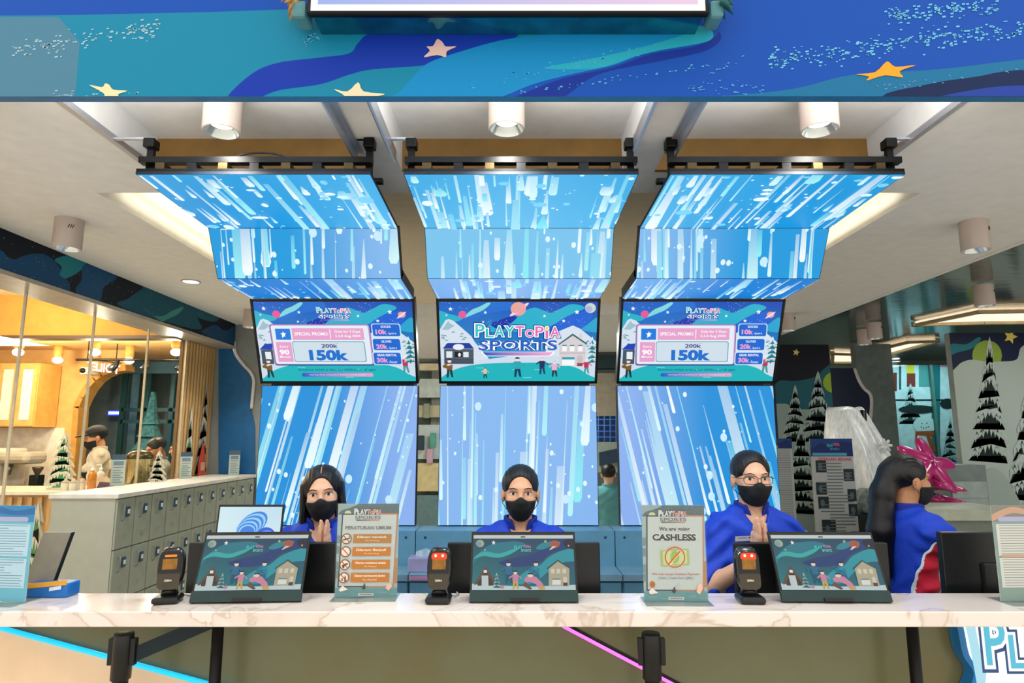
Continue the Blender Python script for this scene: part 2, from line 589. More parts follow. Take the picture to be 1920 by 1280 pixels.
c.poly(smooth_pts([(940, 196), (1000, 168), (1060, 146), (1150, 126), (1220, 102), (1300, 88), (1338, 72), (1348, 60), (1350, 76), (1320, 96), (1240, 114), (1120, 140), (1040, 190)], 6), '#0d2f94')
c.poly(smooth_pts([(1300, 190), (1480, 168), (1600, 140), (1760, 130), (1930, 110), (2300, 70), (2400, 190), (1900, 215), (1500, 215)], 6), '#156f9e')
c.poly(smooth_pts([(1660, 186), (1740, 158), (1830, 144), (1930, 130), (2300, 110), (2400, 190), (1900, 230)], 6), '#0c2350')
c.poly(smooth_pts([(1740, 190), (1830, 168), (1930, 160), (2200, 160), (2200, 210), (1800, 215)], 6), '#1e3f9c')
dots(c, 20, 100, 300, 130, -.18, 130, '#9cc4d4', 2.6, 1)
dots(c, 100, 182, 260, 200, -.03, 40, '#8fb4c8', 2.2, 12)
dots(c, 560, 80, 600, 95, -.3, 20, '#58b0d8', 2.2, 2)
dots(c, 880, 158, 1230, 178, -.2, 50, '#3fb0dc', 2.0, 3)
dots(c, 960, 175, 1330, 185, -.14, 40, '#58b0e0', 2.0, 4)
dots(c, 1440, 115, 1920, 150, -.13, 260, '#6cc2e4', 2.6, 5)
dots(c, 1660, 30, 1870, 55, -.09, 130, '#6cc2e4', 2.6, 6)
dots(c, 1290, 165, 1450, 185, 0, 40, '#4a9ae0', 2.2, 7)
dots(c, 1640, 165, 1920, 180, -.12, 30, '#5a90b8', 2.0, 8)
dots(c, 1330, 140, 1400, 130, -.5, 14, '#5a9ae0', 2.0, 9)
c.poly(smooth_pts([(168, 160), (192, 164), (198, 157), (206, 160), (214, 169), (240, 171), (222, 178), (232, 192), (210, 186), (196, 190), (196, 176)], 3), '#eadfae')
c.poly(smooth_pts([(795, 108), (806, 96), (800, 88), (812, 87), (820, 74), (830, 80), (836, 88), (856, 88), (838, 97), (836, 108), (820, 104)], 3), '#dfbfb6')
c.poly(smooth_pts([(626, 168), (652, 172), (672, 155), (682, 172), (722, 177), (700, 184), (690, 200), (668, 190), (640, 200), (648, 182)], 3), '#e6ddb8')
c.poly(smooth_pts([(1604, 140), (1640, 136), (1662, 116), (1678, 126), (1716, 123), (1686, 134), (1692, 146), (1658, 142), (1624, 152), (1628, 144)], 3), '#e8a42a')
c.build('printed_sky', (-3.2, FY, 3.6), (1, 0, 0), (0, 0, -1), M_PRINT, fas)

# bulkhead along the cafe, printed with the same sky
BX = -2.96
mb = MB(); mb.box(BX - .25, BX, 2.0, 6.75, 2.61, CZ + .1)
bul = struct('wall_bulkhead', mb, pm('bulkhead_board', '#0c1c34', .3))
c = Canvas(4.75, .34, None)           # x runs 0 (near) .. 4.75 (far)
c.fill('#0b1626')
q = lambda Y, z: (Y - 2.0, CZ + .1 - z)
blob = lambda pts, col: c.poly(smooth_pts(pts, 5), col)


def bp(X_, Y_):       # crop position of the bulkhead picture -> canvas
    p = at(X_ / 4, 420 + Y_ / 4, X=BX)
    return (p.y - 2.0, CZ + .1 - p.z)


blob([bp(*p) for p in ((-300, 90), (0, 195), (50, 240), (110, 265), (170, 240), (260, 222), (340, 230), (420, 290), (520, 450), (500, 520), (300, 430), (0, 330), (-300, 230))], '#124a78')
blob([bp(*p) for p in ((410, 265), (520, 238), (640, 290), (600, 350), (500, 405), (450, 380), (460, 320))], '#1e8294')
blob([bp(*p) for p in ((640, 300), (860, 380), (860, 420), (780, 470), (740, 580), (570, 510), (610, 420))], '#13507e')
blob([bp(*p) for p in ((890, 610), (960, 560), (1060, 490), (1120, 478), (1500, 640), (1480, 700), (1500, 790), (1200, 720))], '#12566e')
blob([bp(*p) for p in ((1070, 620), (1140, 680), (1220, 690), (1290, 650), (1375, 620), (1340, 670), (1260, 710), (1200, 725))], '#3f9290')
blob([bp(*p) for p in ((1510, 640), (1640, 700), (1600, 730), (1490, 700))], '#1a5f72')
blob([bp(*p) for p in ((1520, 820), (1570, 770), (1620, 755), (1690, 800), (1760, 770), (1770, 900))], '#15456e')
R = random.Random(5)
for _ in range(160):
    x, y = R.uniform(0.8, 4.6), R.uniform(.1, .34)
    c.ell(x, y, .006, .003, '#5b7c96', n=6, bump=False)
c.build('printed_sky', (BX, 2.0, CZ + .1), (0, 1, 0), (0, 0, -1), M_PRINT, bul)
mb = MB(); mb.box(BX - .30, BX + .015, 2.0, 6.75, 2.585, 2.612); struct('trim_4', mb, pm('soffit_strip', '#a8a39a', .4))

# far walls
mb = MB(); mb.box(-2.7, 9.5, 10.2, 10.3, 0, 4); struct('wall_back', mb, pm('far_wall', '#5d6f6c', .8))
mb = MB(); mb.box(9.3, 9.4, 2, 10.3, 0, 4); struct('wall_right', mb, pm('side_wall', '#55625f', .8))
# glossy dark ceiling on the right
M_STRETCH = pm('gloss_ceiling', '#31453f', .12, .0, namt=.25, nscale=3, stretch=(1, 6, 1), bump=.15, spec=.9)
mb = MB(); mb.box(3.17, 9.4, 1.98, 10.3, CZ + .02, CZ + .12); struct('ceiling_gloss', mb, M_STRETCH)
mb = MB(); mb.box(3.15, 3.19, 1.98, 9.6, CZ - .004, CZ + .12); struct('trim_5', mb, M_CEIL)
# lit coves in the gloss ceiling
M_COVE = pm('cove_light', '#fff1d8', .5, emit=1.0, namt=.02)
M_COVEB = pm('cove_edge', '#b9a684', .6)


def cove(name, pts, label, w=.03):
    P = [at(x, y, Z=CZ + .01) for x, y in pts]
    t = thing(name, label, 'cove light', (P[0].x, P[0].y, CZ - .02))
    MB().prism(P, (0, 0, -.02)).build('diffuser', M_COVE, t)
    mb = MB()
    for a, b in zip(P, P[1:] + P[:1]):
        d = (b - a).normalized(); n = Vector((-d.y, d.x, 0)) * .05
        mb.prism([a - n * 0, b - n * 0, b + n, a + n], (0, 0, -.05))
    mb.build('frame', M_COVEB, t)
    return t


cove('ceiling_cove', [(1708, 604), (1834, 577), (1960, 575), (1960, 599), (1840, 600)], 'nearer cream lit ceiling cove above the snowy pillar on the right')
cove('ceiling_cove', [(1557, 658), (1606, 660), (1700, 636), (1762, 634), (1612, 676), (1557, 676)], 'farther bent cream ceiling cove above the silver sheet')

# ------------------------------------------------------------------ downlights
def downlight(px_, py_, zb, label, dia=.142, L=.17, power=25, col=(1, .95, .88)):
    p = at(px_, py_, Z=zb)
    t = thing('ceiling_downlight', label, 'downlight', (p.x, p.y, zb), group='surface-mounted downlights')
    r = dia / 2
    MB().lathe([(r, zb + L), (r, zb + .004), (r - .003, zb), (r - .007, zb + .001)], (p.x, p.y, 0), 28).build('housing', M_WHITE, t)
    MB().lathe([(r - .007, zb + .001), (r * .72, zb + .028), (r * .62, zb + .034)], (p.x, p.y, 0), 28).build('reflector', pm('chrome_reflector', '#d8e4e8', .15, .8), t)
    MB().lathe([(r * .62, zb + .034), (0.001, zb + .034)], (p.x, p.y, 0), 24).build('lens', M_LAMP, t)
    # three slanted vent slots on the housing, towards the room
    mb = MB()
    for k in range(3):
        a = -math.pi / 2 + .55 + k * .14
        x, y = p.x + (r + .0005) * math.cos(a), p.y + (r + .0005) * math.sin(a)
        a2 = a + .10
        x2, y2 = p.x + (r + .0005) * math.cos(a2), p.y + (r + .0005) * math.sin(a2)
        mb.tube([(x, y, zb + L - .065), (x2, y2, zb + L - .045)], .002, 6)
    mb.build('vent_slot', M_BLACK, t)
    if power:
        lamp('downlight_lamp', 'SPOT', (p.x, p.y, zb - .01), power, col, .04, (0, 0, 0), spot=2.0, parent=t)
    return t


downlight(415, 248, 2.834, 'white cylinder downlight above the left column screen', power=40)
downlight(950, 243, 2.834, 'white cylinder downlight above the middle column screen', power=40)
downlight(1537, 245, 2.834, 'white cylinder downlight above the right column screen', power=40)
downlight(125, 467, 2.68, 'white cylinder downlight beside the printed bulkhead at the left', power=70)
downlight(1830, 470, 2.68, 'white cylinder downlight at the edge of the dark glossy ceiling', power=14)
downlight(1847, 574, 2.68, 'small cylinder downlight beside the nearer cove on the right', power=10)
downlight(1478, 620, 2.68, 'small cylinder downlight next to the right column screen edge', power=20)
downlight(1641, 635, 2.68, 'small cylinder downlight before the bent cove, nearer of a pair', power=8)
downlight(1621, 646, 2.68, 'small cylinder downlight before the bent cove, farther of a pair', power=0)
downlight(470, 614, 2.68, 'small cylinder downlight beside the blue wall at the left', power=35)


def recessed(px_, py_, label, z=CZ, r=.07, power=60, col=(1, .95, .88)):
    p = at(px_, py_, Z=z)
    t = thing('recessed_light', label, 'downlight', (p.x, p.y, z))
    MB().lathe([(r, z), (r, z - .006), (r * .85, z - .008), (r * .85, z)], (p.x, p.y, 0), 24).build('trim_ring', M_WHITE, t)
    MB().lathe([(r * .85, z - .004), (.001, z - .004)], (p.x, p.y, 0), 24).build('lens', M_LAMP, t)
    if power: lamp('recessed_lamp', 'SPOT', (p.x, p.y, z - .02), power, col, .05, spot=2.2, parent=t)


recessed(358, 527, 'flat round recessed light in the white ceiling left')
recessed(1680, 677, 'tiny recessed light in the dark ceiling behind the silver sheet', power=8)

# light of the ceiling recess behind the columns (strip lights lying in it)
for x, y, e in ((-1.95, 4.4, 4), (1.95, 4.4, 3)):
    lamp('recess_strip_lamp', 'AREA', (x, y, CZ + .02), e, (1, .9, .72), .06, (math.pi, 0, 0), 2.4)
for x, y, e in ((0, 7.6, 60), (5.6, 5.2, 26), (5.9, 8.7, 40)):  # area lights without fixtures, added to brighten the rear hall
    lamp('hall_fill', 'AREA', (x, y, 2.80), e, (.95, 1, .97), .9, (0, 0, 0))

# unseen area lights added behind the fascia to brighten the coffers
for x, w_ in ((-1.13, .9), (0, .9), (1.13, .9)):
    lamp('fascia_fill', 'AREA', (x, 2.02, 2.80), 5, (1, .93, .84), w_, (math.radians(150), 0, 0), .04)

# aluminium rails along the coffer edges
for i, (x, lab) in enumerate(((-.645, 'left of the two on the left'), (-.505, 'right of the two on the left'), (.505, 'left of the two on the right'), (.66, 'right of the two on the right'))):
    t = thing('ceiling_rail', 'pale aluminium ceiling rail between column screens, ' + lab, 'rail', (x, 2.25, CZ - .07), group='aluminium ceiling rails')
    s = -1 if i % 2 == 0 else 1
    MB().box(x - .016, x + .016, 1.99, 2.56, CZ - .012, CZ).build('flange', M_ALU, t)
    MB().box(x + s * .012 - .004, x + s * .012 + .004, 1.99, 2.56, CZ - .055, CZ - .012).build('web', M_ALU, t)
for x, s in ((-1.63, -1), (1.63, 1)):
    mb = MB(); mb.box(x - .012, x + .012, 1.99, 2.78, CZ - .006, CZ + .02); struct('trim_%d' % (6 if s < 0 else 7), mb, M_ALU)

# ------------------------------------------------------------------ lit sign over the fascia
t = thing('overhead_sign', 'large backlit sign with white border above the fascia, cut by the frame', 'sign', (0, 1.7, 2.95))
SY = 1.832
zb = at(960, 21, Y=SY).z
xl, xr = at(583, 10, Y=SY).x, at(1322, 10, Y=SY).x
MB().cbox(((xl + xr) / 2, SY + .016, zb + .282), (xr - xl + .03, .03, .575), bev=.01).build('box', M_BLACKM, t)
c = Canvas(xr - xl, .56)
c.fill('#ffffff')
W_ = xr - xl
c.poly([(.022, -.1), (W_ - .022, -.1), (W_ - .022, .538), (.022, .538)], ['#9db4ee', '#efcfe6', '#efcfe6', '#9db4ee'])
c.build('lit_face', (xl, SY - .002, zb + .56), (1, 0, 0), (0, 0, -1), M_GLOW, t)
MB().box(xl + .0, xr - .0, SY + .031, FY - .002, zb + .0, zb + .012).build('underside_panel', pm('sign_under_reflection', '#15708a', .12, .6, namt=.15), t)  # teal of the reflected fascia is put into the base colour
R = random.Random(3)
for s, x0 in ((-1, xl - .03), (1, xr + .03)):
    mb = MB()
    for k in range(9):
        a = R.uniform(-.6, .6); L = R.uniform(.04, .08)
        b = Vector((x0 + s * R.uniform(0, .03), SY + R.uniform(.0, .05), zb + R.uniform(.02, .10)))
        e = b + Vector((s * L * math.cos(a) * .7, R.uniform(-.04, .04), -L * .6 + L * math.sin(a) * .4))
        mb.tube([b, b.lerp(e, .5) + Vector((0, 0, .012)), e], [.012, .014, .001], 6)
    mb.build('leaf_ornament', pm('ornament_gold' if s < 0 else 'ornament_green', '#b58a4a' if s < 0 else '#1f5f60', .35, .2), t)
    MB().cbox((x0 + s * .012, SY + .05, zb + .02), (.045, .08, .06), bev=.012).build('end_block', pm('sign_block', '#4d8790', .4), t)

# ------------------------------------------------------------------ three LED columns
PR = [(2.40, 2.677), (3.012, 2.662), (3.146, 2.442), (3.563, 2.432), (3.790, 1.968), (3.80, 1.955), (3.80, 1.15)]
LW = .928


def lerp3(a, b, t): return tuple(a[i] + (b[i] - a[i]) * t for i in range(3))


def rain(w, h, side, where, seed):
    """falling light streaks on a blue field; side -1, 0, 1 = left, middle, right column"""
    R = random.Random(seed)
    c = Canvas(w, h)
    sat = lin('#087cd2'); cy = lin('#06a4e2'); lav = lin('#8ab0ee'); pale = lin('#78c4ee')

    def base(x, y):
        g = abs((x / w - (.5 if side == 0 else (1.0 if side < 0 else 0.0)))) * (1.0 if side else 1.1)
        g = min(1, g); g = min(1, max(0, (g - .12) / .45)) ** .8 if side else g
        if where == 'low': a, b = (lav, lerp3(sat, cy, .4)) if side else (lerp3(lav, pale, .35), lerp3(lav, pale, .2))
        elif where == 'mid': a, b = (lerp3(lav, pale, .4), lerp3(cy, sat, .3)) if side else (pale, pale)
        elif where == 'top': a, b = (lerp3(cy, pale, .45), lerp3(cy, sat, .5)) if side else (lerp3(pale, cy, .2), cy)
        else: a, b = (lerp3(lav, cy, .4), sat) if side else (lerp3(lav, pale, .3), lerp3(lav, cy, .3))
        k = lerp3(a, b, g)
        if where == 'top': k = lerp3(k, cy, .5 * (1 - y / h))
        return k
    NX, NY = 12, 6
    for i in range(NX):
        for j in range(NY):
            xs = (w * i / NX, w * (i + 1) / NX); ys = (h * j / NY, h * (j + 1) / NY)
            P = [(xs[0], ys[0]), (xs[1], ys[0]), (xs[1], ys[1]), (xs[0], ys[1])]
            c.poly(P, [base(*p) for p in P], False)
    c.up()
    n = {'low': 44, 'mid': 36, 'top': 70, 'soffit': 40}[where]
    for k in range(n):
        x = R.uniform(-.05, w + .05)
        if R.random() < .35: x = w * (R.choice((.18, .3, .62, .92)) + R.gauss(0, .03))
        wd = R.choice((.004, .006, .008, .010, .010, .015, .026)) * (1.0 if where != 'top' else 1.1)
        sl = {'low': -.24 if side < 0 else (.22 if side > 0 else (x / w - .5) * -.10 - .03), 'mid': -.09 if side < 0 else (.10 if side > 0 else -.02)}.get(where, 0)
        y0 = R.uniform(-.6, .75) * h; L = h * R.uniform(.4, 1.6)
        if where == 'top': L = h * R.choice((.15, .3, .45, .6, 1.0)); y0 = R.uniform(-.3, .75) * h
        if where == 'soffit': L = h * R.uniform(.3, 1.2); y0 = R.uniform(-.3, .6) * h
        y1 = y0 + L
        cc = lerp3(lin('#f6ffff'), lin('#86ecf4'), R.random() ** 1.5)
        b = base(min(max(x, 0), w), h / 2)
        X = lambda y: x + sl * (y - y0)
        w0 = wd * R.choice((.15, .45, .7, .9))
        pts = [(X(y0) - w0, y0), (X(y0) + w0, y0)]
        ym = y1 - wd
        pts += [(X(ym) + wd, ym), (X(y1) + wd * .6, y1), (X(y1) - wd * .6, y1), (X(ym) - wd, ym)]
        c.poly(pts, [lerp3(b, cc, .35)] * 2 + [cc] * 4, True)
    for k in range({'low': 46, 'mid': 22, 'top': 50, 'soffit': 30}[where]):
        x, y = R.uniform(0, w), R.uniform(0, h)
        r = R.choice((.003, .004, .004, .006, .008, .012)); big = R.random() < .05
        if big: r = .02
        if where in ('top', 'soffit'):
            c.ell(x, y, r * R.uniform(1.0, 2.2), r * R.uniform(.8, 2.0), '#e8fbff' if R.random() < .6 else '#7fd4f8', n=8, bump=False)
        else:
            c.ell(x, y, r, r * 1.3, '#dff6ff' if not big else '#c8ecff', n=10, bump=False)
    c.up()
    return c


def sky_swirl(c, T):
    """night sky of the shop's screens; T maps crop coordinates of the middle screen"""
    c.poly([T(0, 0), T(2000, 0), T(2000, 1100), T(0, 1100)], ['#1858c4', '#1034b0', '#1fa0c8', '#1fa0c8'])
    c.poly([T(*p) for p in smooth_pts([(60, 200), (200, 215), (330, 250), (460, 170), (600, 110), (640, 80), (820, 60), (880, 160), (620, 215), (480, 270), (330, 300), (200, 300), (60, 340)], 4)], '#1a6fd0')
    c.poly([T(*p) for p in smooth_pts([(60, 205), (200, 225), (330, 262), (300, 300), (200, 330), (60, 520)], 4)], '#25b0c8')
    c.poly([T(*p) for p in smooth_pts([(350, 262), (430, 180), (520, 140), (610, 95), (640, 110), (560, 180), (480, 215), (400, 250)], 4)], '#7fd6dc')
    c.poly([T(*p) for p in smooth_pts([(640, 330), (820, 300), (920, 260), (1010, 190), (1120, 150), (1200, 175), (1300, 210), (1400, 165), (1520, 112), (1640, 130), (1660, 165), (1560, 210), (1440, 270), (1340, 340), (1250, 420), (900, 420), (640, 420)], 4)], '#25b0cc')
    c.poly([T(*p) for p in smooth_pts([(640, 340), (740, 290), (860, 250), (930, 260), (860, 330), (760, 400)], 4)], '#1030a8')
    c.poly([T(*p) for p in smooth_pts([(1240, 420), (1400, 300), (1560, 220), (1700, 190), (1760, 240), (1700, 330), (1600, 420)], 4)], '#1a62d4')
    c.poly([T(*p) for p in smooth_pts([(1640, 400), (1700, 340), (1820, 260), (1840, 420)], 4)], '#25a4d0')
    Rr = random.Random(8)
    for _ in range(70):
        x, y = Rr.choice(((Rr.uniform(1220, 1420), Rr.uniform(90, 200)), (Rr.uniform(120, 420), Rr.uniform(90, 190)), (Rr.uniform(580, 860), Rr.uniform(290, 340)), (Rr.uniform(1400, 1700), Rr.uniform(220, 360))))
        c.poly([T(x - 4, y), T(x, y - 4), T(x + 4, y), T(x, y + 4)], '#9fd0f4', False)
    c.up()
    for x, y, r in ((205, 165, 26), (585, 205, 20), (560, 310, 16), (1230, 245, 18), (1585, 200, 28), (1440, 300, 22), (160, 235, 14)):
        q = [T(x + (r if i % 2 == 0 else r * .45) * math.cos(-1.57 + i * .628), y + (r if i % 2 == 0 else r * .45) * math.sin(-1.57 + i * .628)) for i in range(10)]
        c.poly(q, '#eef6ff', False)
    c.up()
    c.poly([T(335 + 44 * math.cos(a), 228 + 42 * math.sin(a)) for a in np.linspace(0, 6.28, 17)[:-1]], '#e4589a')


def snow_land(c, T):
    c.poly([T(*p) for p in [(85, 400), (150, 290), (185, 278), (240, 300), (330, 380), (430, 470), (470, 540), (620, 720), (620, 820), (85, 820)]], '#d6e2ee')
    c.poly([T(*p) for p in [(110, 400), (180, 300), (200, 330), (250, 350), (180, 400)]], '#9cc0cc')
    c.poly([T(*p) for p in [(1280, 470), (1400, 410), (1540, 350), (1620, 385), (1760, 500), (1830, 560), (1830, 860), (1200, 860)]], '#d6e2ee')
    c.poly([T(*p) for p in [(60, 720), (400, 760), (900, 690), (1300, 690), (1830, 760), (1830, 1000), (60, 1000)]], '#cfdcec')
    c.poly([T(*p) for p in smooth_pts([(100, 940), (220, 860), (420, 800), (700, 775), (1000, 770), (1300, 775), (1560, 820), (1700, 900), (1780, 990), (900, 1040), (80, 1000)], 4)], '#18b4bc')
    Rr = random.Random(3)
    for _ in range(26):     # little twigs of the firs on the slopes
        x, y = Rr.choice(((Rr.uniform(90, 240), Rr.uniform(420, 560)), (Rr.uniform(300, 470), Rr.uniform(380, 560)), (Rr.uniform(1690, 1810), Rr.uniform(480, 690))))
        c.poly([T(x - 26, y + 12), T(x, y - 8), T(x + 26, y + 12), T(x, y + 4)], '#1f8a94', False)
    c.up()
    for x, y in ((480, 830), (880, 850), (1120, 850), (1000, 940)):
        c.line([T(x, y), T(x + 90, y)], abs(T(0, 6)[1] - T(0, 0)[1]), '#7fe0e0', False)
    c.up()


def figure(c, T, x, y, h, top, legs, hair, arm=1):
    """a small skater in the picture"""
    P = lambda a, b: T(x + a * h, y - b * h)
    c.poly([P(-.16, 0), P(-.06, 0), P(.0, .38), P(.10, .02), P(.2, 0), P(.13, .48), P(-.13, .48)], legs)
    c.poly([P(-.15, .42), P(.15, .42), P(.17, .72), P(.34 * arm, .55), P(.36 * arm, .62), P(.12, .82), P(-.12, .82), P(-.36, .66), P(-.32, .58), P(-.16, .70)], top)
    c.poly([P(.11 * math.cos(a), .91 + .10 * math.sin(a)) for a in np.linspace(0, 6.28, 11)[:-1]], '#f3dccf')
    c.poly([P(.12 * math.cos(a), .95 + .09 * math.sin(a)) for a in np.linspace(0, 3.14, 7)], hair)


def promo_screen(w, h):
    src = [(105, 90), (1850, 85), (1785, 985), (75, 985)]
    c = Canvas(w, h, src)
    T = lambda x, y: (x + 5, y + 0)
    sky_swirl(c, T); snow_land(c, T)
    # kiosk and firs at the left, a skater right and left
    c.poly([(95, 625), (165, 560), (245, 555), (235, 628)], '#1a40b4').poly([(110, 628), (240, 628), (235, 790), (105, 790)], '#44505e').rect(150, 650, 215, 735, '#e4eef4')
    figure(c, lambda x, y: (x, y), 172, 945, 205, '#7a5a22', '#16303f', '#2b2f36', -1)
    figure(c, lambda x, y: (x, y), 1690, 890, 190, '#c02c54', '#3d9a98', '#e8eef2')
    snow_tree(c, 1760, 760, 290, 150, '#157a86', '#dfeaf2', 5, 3)
    c.poly([T(1715 + 42 * math.cos(a), 228 + 34 * math.sin(a)) for a in np.linspace(0, 6.28, 15)[:-1]], '#eaa5a4')
    c.ell(1718, 232, 66, 12, '#f6d9dc', rot=-.6)
    logo_play(c, 790, 150, 1165, 215); logo_sports(c, 800, 222, 1150, 275)
    c.rrect(830, 282, 1130, 294, 5, ('#1f5fc0', '#e89ac8'))
    # price board
    c.rrect(245, 335, 1350, 803, 30, '#15458c').rrect(250, 337, 1345, 790, 26, ('#b37fc0', '#c58fc8')).rrect(262, 350, 1330, 785, 20, '#e4edf6')
    c.rect(303, 385, 468, 510, '#1b7bdc').star(388, 450, 34, '#ffffff').poly([(370, 490), (384, 440), (404, 430), (396, 470)], '#ffffff')
    c.rect(485, 380, 1275, 510, '#e6a2cc').rect(900, 395, 908, 496, '#ffffff')
    c.text('SPECIAL PROMO', 512, 425, 878, 462, '#ffffff', .02)
    c.text('Only for 3 Days', 955, 402, 1240, 438, '#ffffff', .015)
    c.text('2,3,4 Aug 2024', 955, 452, 1235, 488, '#ffffff', .015)
    c.rect(292, 535, 460, 760, '#e6a2cc')
    c.text('Every', 330, 575, 425, 606, '#ffffff', .01).text('90', 318, 622, 426, 680, '#ffffff', .04).text('Minutes', 314, 690, 432, 715, '#ffffff', .01)
    c.rrect(470, 527, 1270, 760, 22, '#2c8ea8').rrect(476, 533, 1262, 753, 20, '#cfe0ea')
    c.text('200k', 790, 556, 968, 600, '#164a88', .03).line([(785, 608), (975, 548)], 5, '#e684b8')
    c.text('150k', 640, 622, 1075, 745, '#1b6fce', .05)
    for (y0, y1), a, b, e in (((330, 470), 'SOCKS', '10k', '/pairs'), ((495, 628), 'GLOVES', '20k', '/pairs'), ((650, 788), 'GEAR RENTAL', '30k', '/hour')):
        o = (y0 - 330) * .08
        c.rrect(1368 - o, y0 - 5, 1690 - o, y1 + 5, 24, '#d5eef8').rrect(1378 - o, y0 + 3, 1680 - o, y1 - 3, 20, '#1767d0')
        L = 55 if len(a) < 8 else 110
        c.text(a, 1528 - o - L, y0 + 18, 1528 - o + L, y0 + 44, '#ffffff', .02)
        c.text(b, 1408 - o, y0 + 62, 1535 - o, y0 + 116, '#f2a2d2', .04)
        c.text(e, 1546 - o, y0 + 92, 1635 - o, y0 + 122, '#ffffff', .0)
    c.text('Entrance ticket is valid for children of all ages', 500, 832, 1355, 868, '#0d6684', .012)
    c.rrect(528, 886, 1320, 928, 18, ('#1a56c8', '#eaa0cc'))
    c.text('Cleaning will be conducted in between existing sessions', 610, 898, 1240, 916, '#ffffff', .0)
    return c


def main_screen(w, h):
    src = [(78, 85), (1812, 85), (1785, 980), (100, 980)]
    c = Canvas(w, h, src)
    T = lambda x, y: (x, y)
    sky_swirl(c, T); snow_land(c, T)
    # planets
    c.ell(945, 165, 84, 78, '#eaa0a0').ell(925, 150, 40, 60, '#e8a888', rot=.3).ell(955, 172, 128, 22, '#f6d4e0', rot=-.62).ell(955, 160, 80, 34, '#e8a2a8', rot=-.62)
    c.ell(1730, 155, 60, 56, '#c8d8cc').ell(1712, 165, 40, 36, '#a8b4dc')
    # kiosk
    c.poly([(115, 612), (170, 548), (410, 548), (460, 612)], '#17389c').rect(132, 615, 455, 785, '#4c5866').ell(290, 592, 62, 34, '#e8f0f6')
    c.rect(155, 640, 222, 714, '#dfe8ee').rect(248, 645, 330, 706, '#10161c').rect(342, 648, 400, 706, '#dfe8ee').rect(132, 735, 455, 742, '#2a343e').rect(132, 760, 455, 766, '#2a343e')
    c.ell(300, 680, 16, 22, '#e8eef2')
    # house
    c.poly([(1380, 560), (1540, 440), (1700, 552), (1690, 570), (1540, 465), (1395, 572)], '#28606a')
    c.poly([(1395, 565), (1540, 462), (1682, 560), (1682, 805), (1395, 805)], '#d8cfd2').rect(1612, 440, 1640, 500, '#d8cfd2')
    for x in (1425, 1510, 1598): c.rect(x, 568, x + 50, 640, '#f4f6f8').rect(x, 568, x + 50, 580, '#3a8494')
    c.rect(1395, 655, 1682, 664, '#b8aeb4').rect(1425, 705, 1562, 800, '#f2f8fa').rect(1425, 705, 1562, 732, '#22a0b8').poly([(1588, 800), (1588, 705), (1616, 680), (1650, 705), (1650, 800)], '#c8bcc0').rect(1590, 772, 1650, 808, '#8a4a4c')
    snow_tree(c, 1755, 760, 290, 130, '#157a86', '#dfeaf2', 5, 4)
    figure(c, T, 190, 935, 205, '#7a5a22', '#16303f', '#2b2f36', -1)
    figure(c, T, 580, 942, 115, '#e6bfa6', '#16303f', '#2b3a4a')
    figure(c, T, 935, 930, 220, '#2aa4b4', '#0d3558', '#16304a')
    figure(c, T, 1205, 895, 185, '#12305c', '#123a68', '#e8b8d0')
    figure(c, T, 1340, 925, 175, '#ecb0d0', '#20304a', '#e8b8d0')
    figure(c, T, 1690, 890, 160, '#c02c54', '#3d9a98', '#e8eef2')
    logo_play(c, 470, 335, 1400, 490); logo_sports(c, 510, 510, 1370, 625)
    c.poly([(535, 640), (1345, 640), (1330, 665), (1290, 692), (585, 692), (555, 665)], '#ffffff').poly([(555, 645), (1325, 645), (1305, 668), (1280, 684), (600, 684), (575, 668)], ['#1b58b8', '#efaed4', '#efaed4', '#e9a4d0', '#1b58b8', '#1b58b8'])
    return c


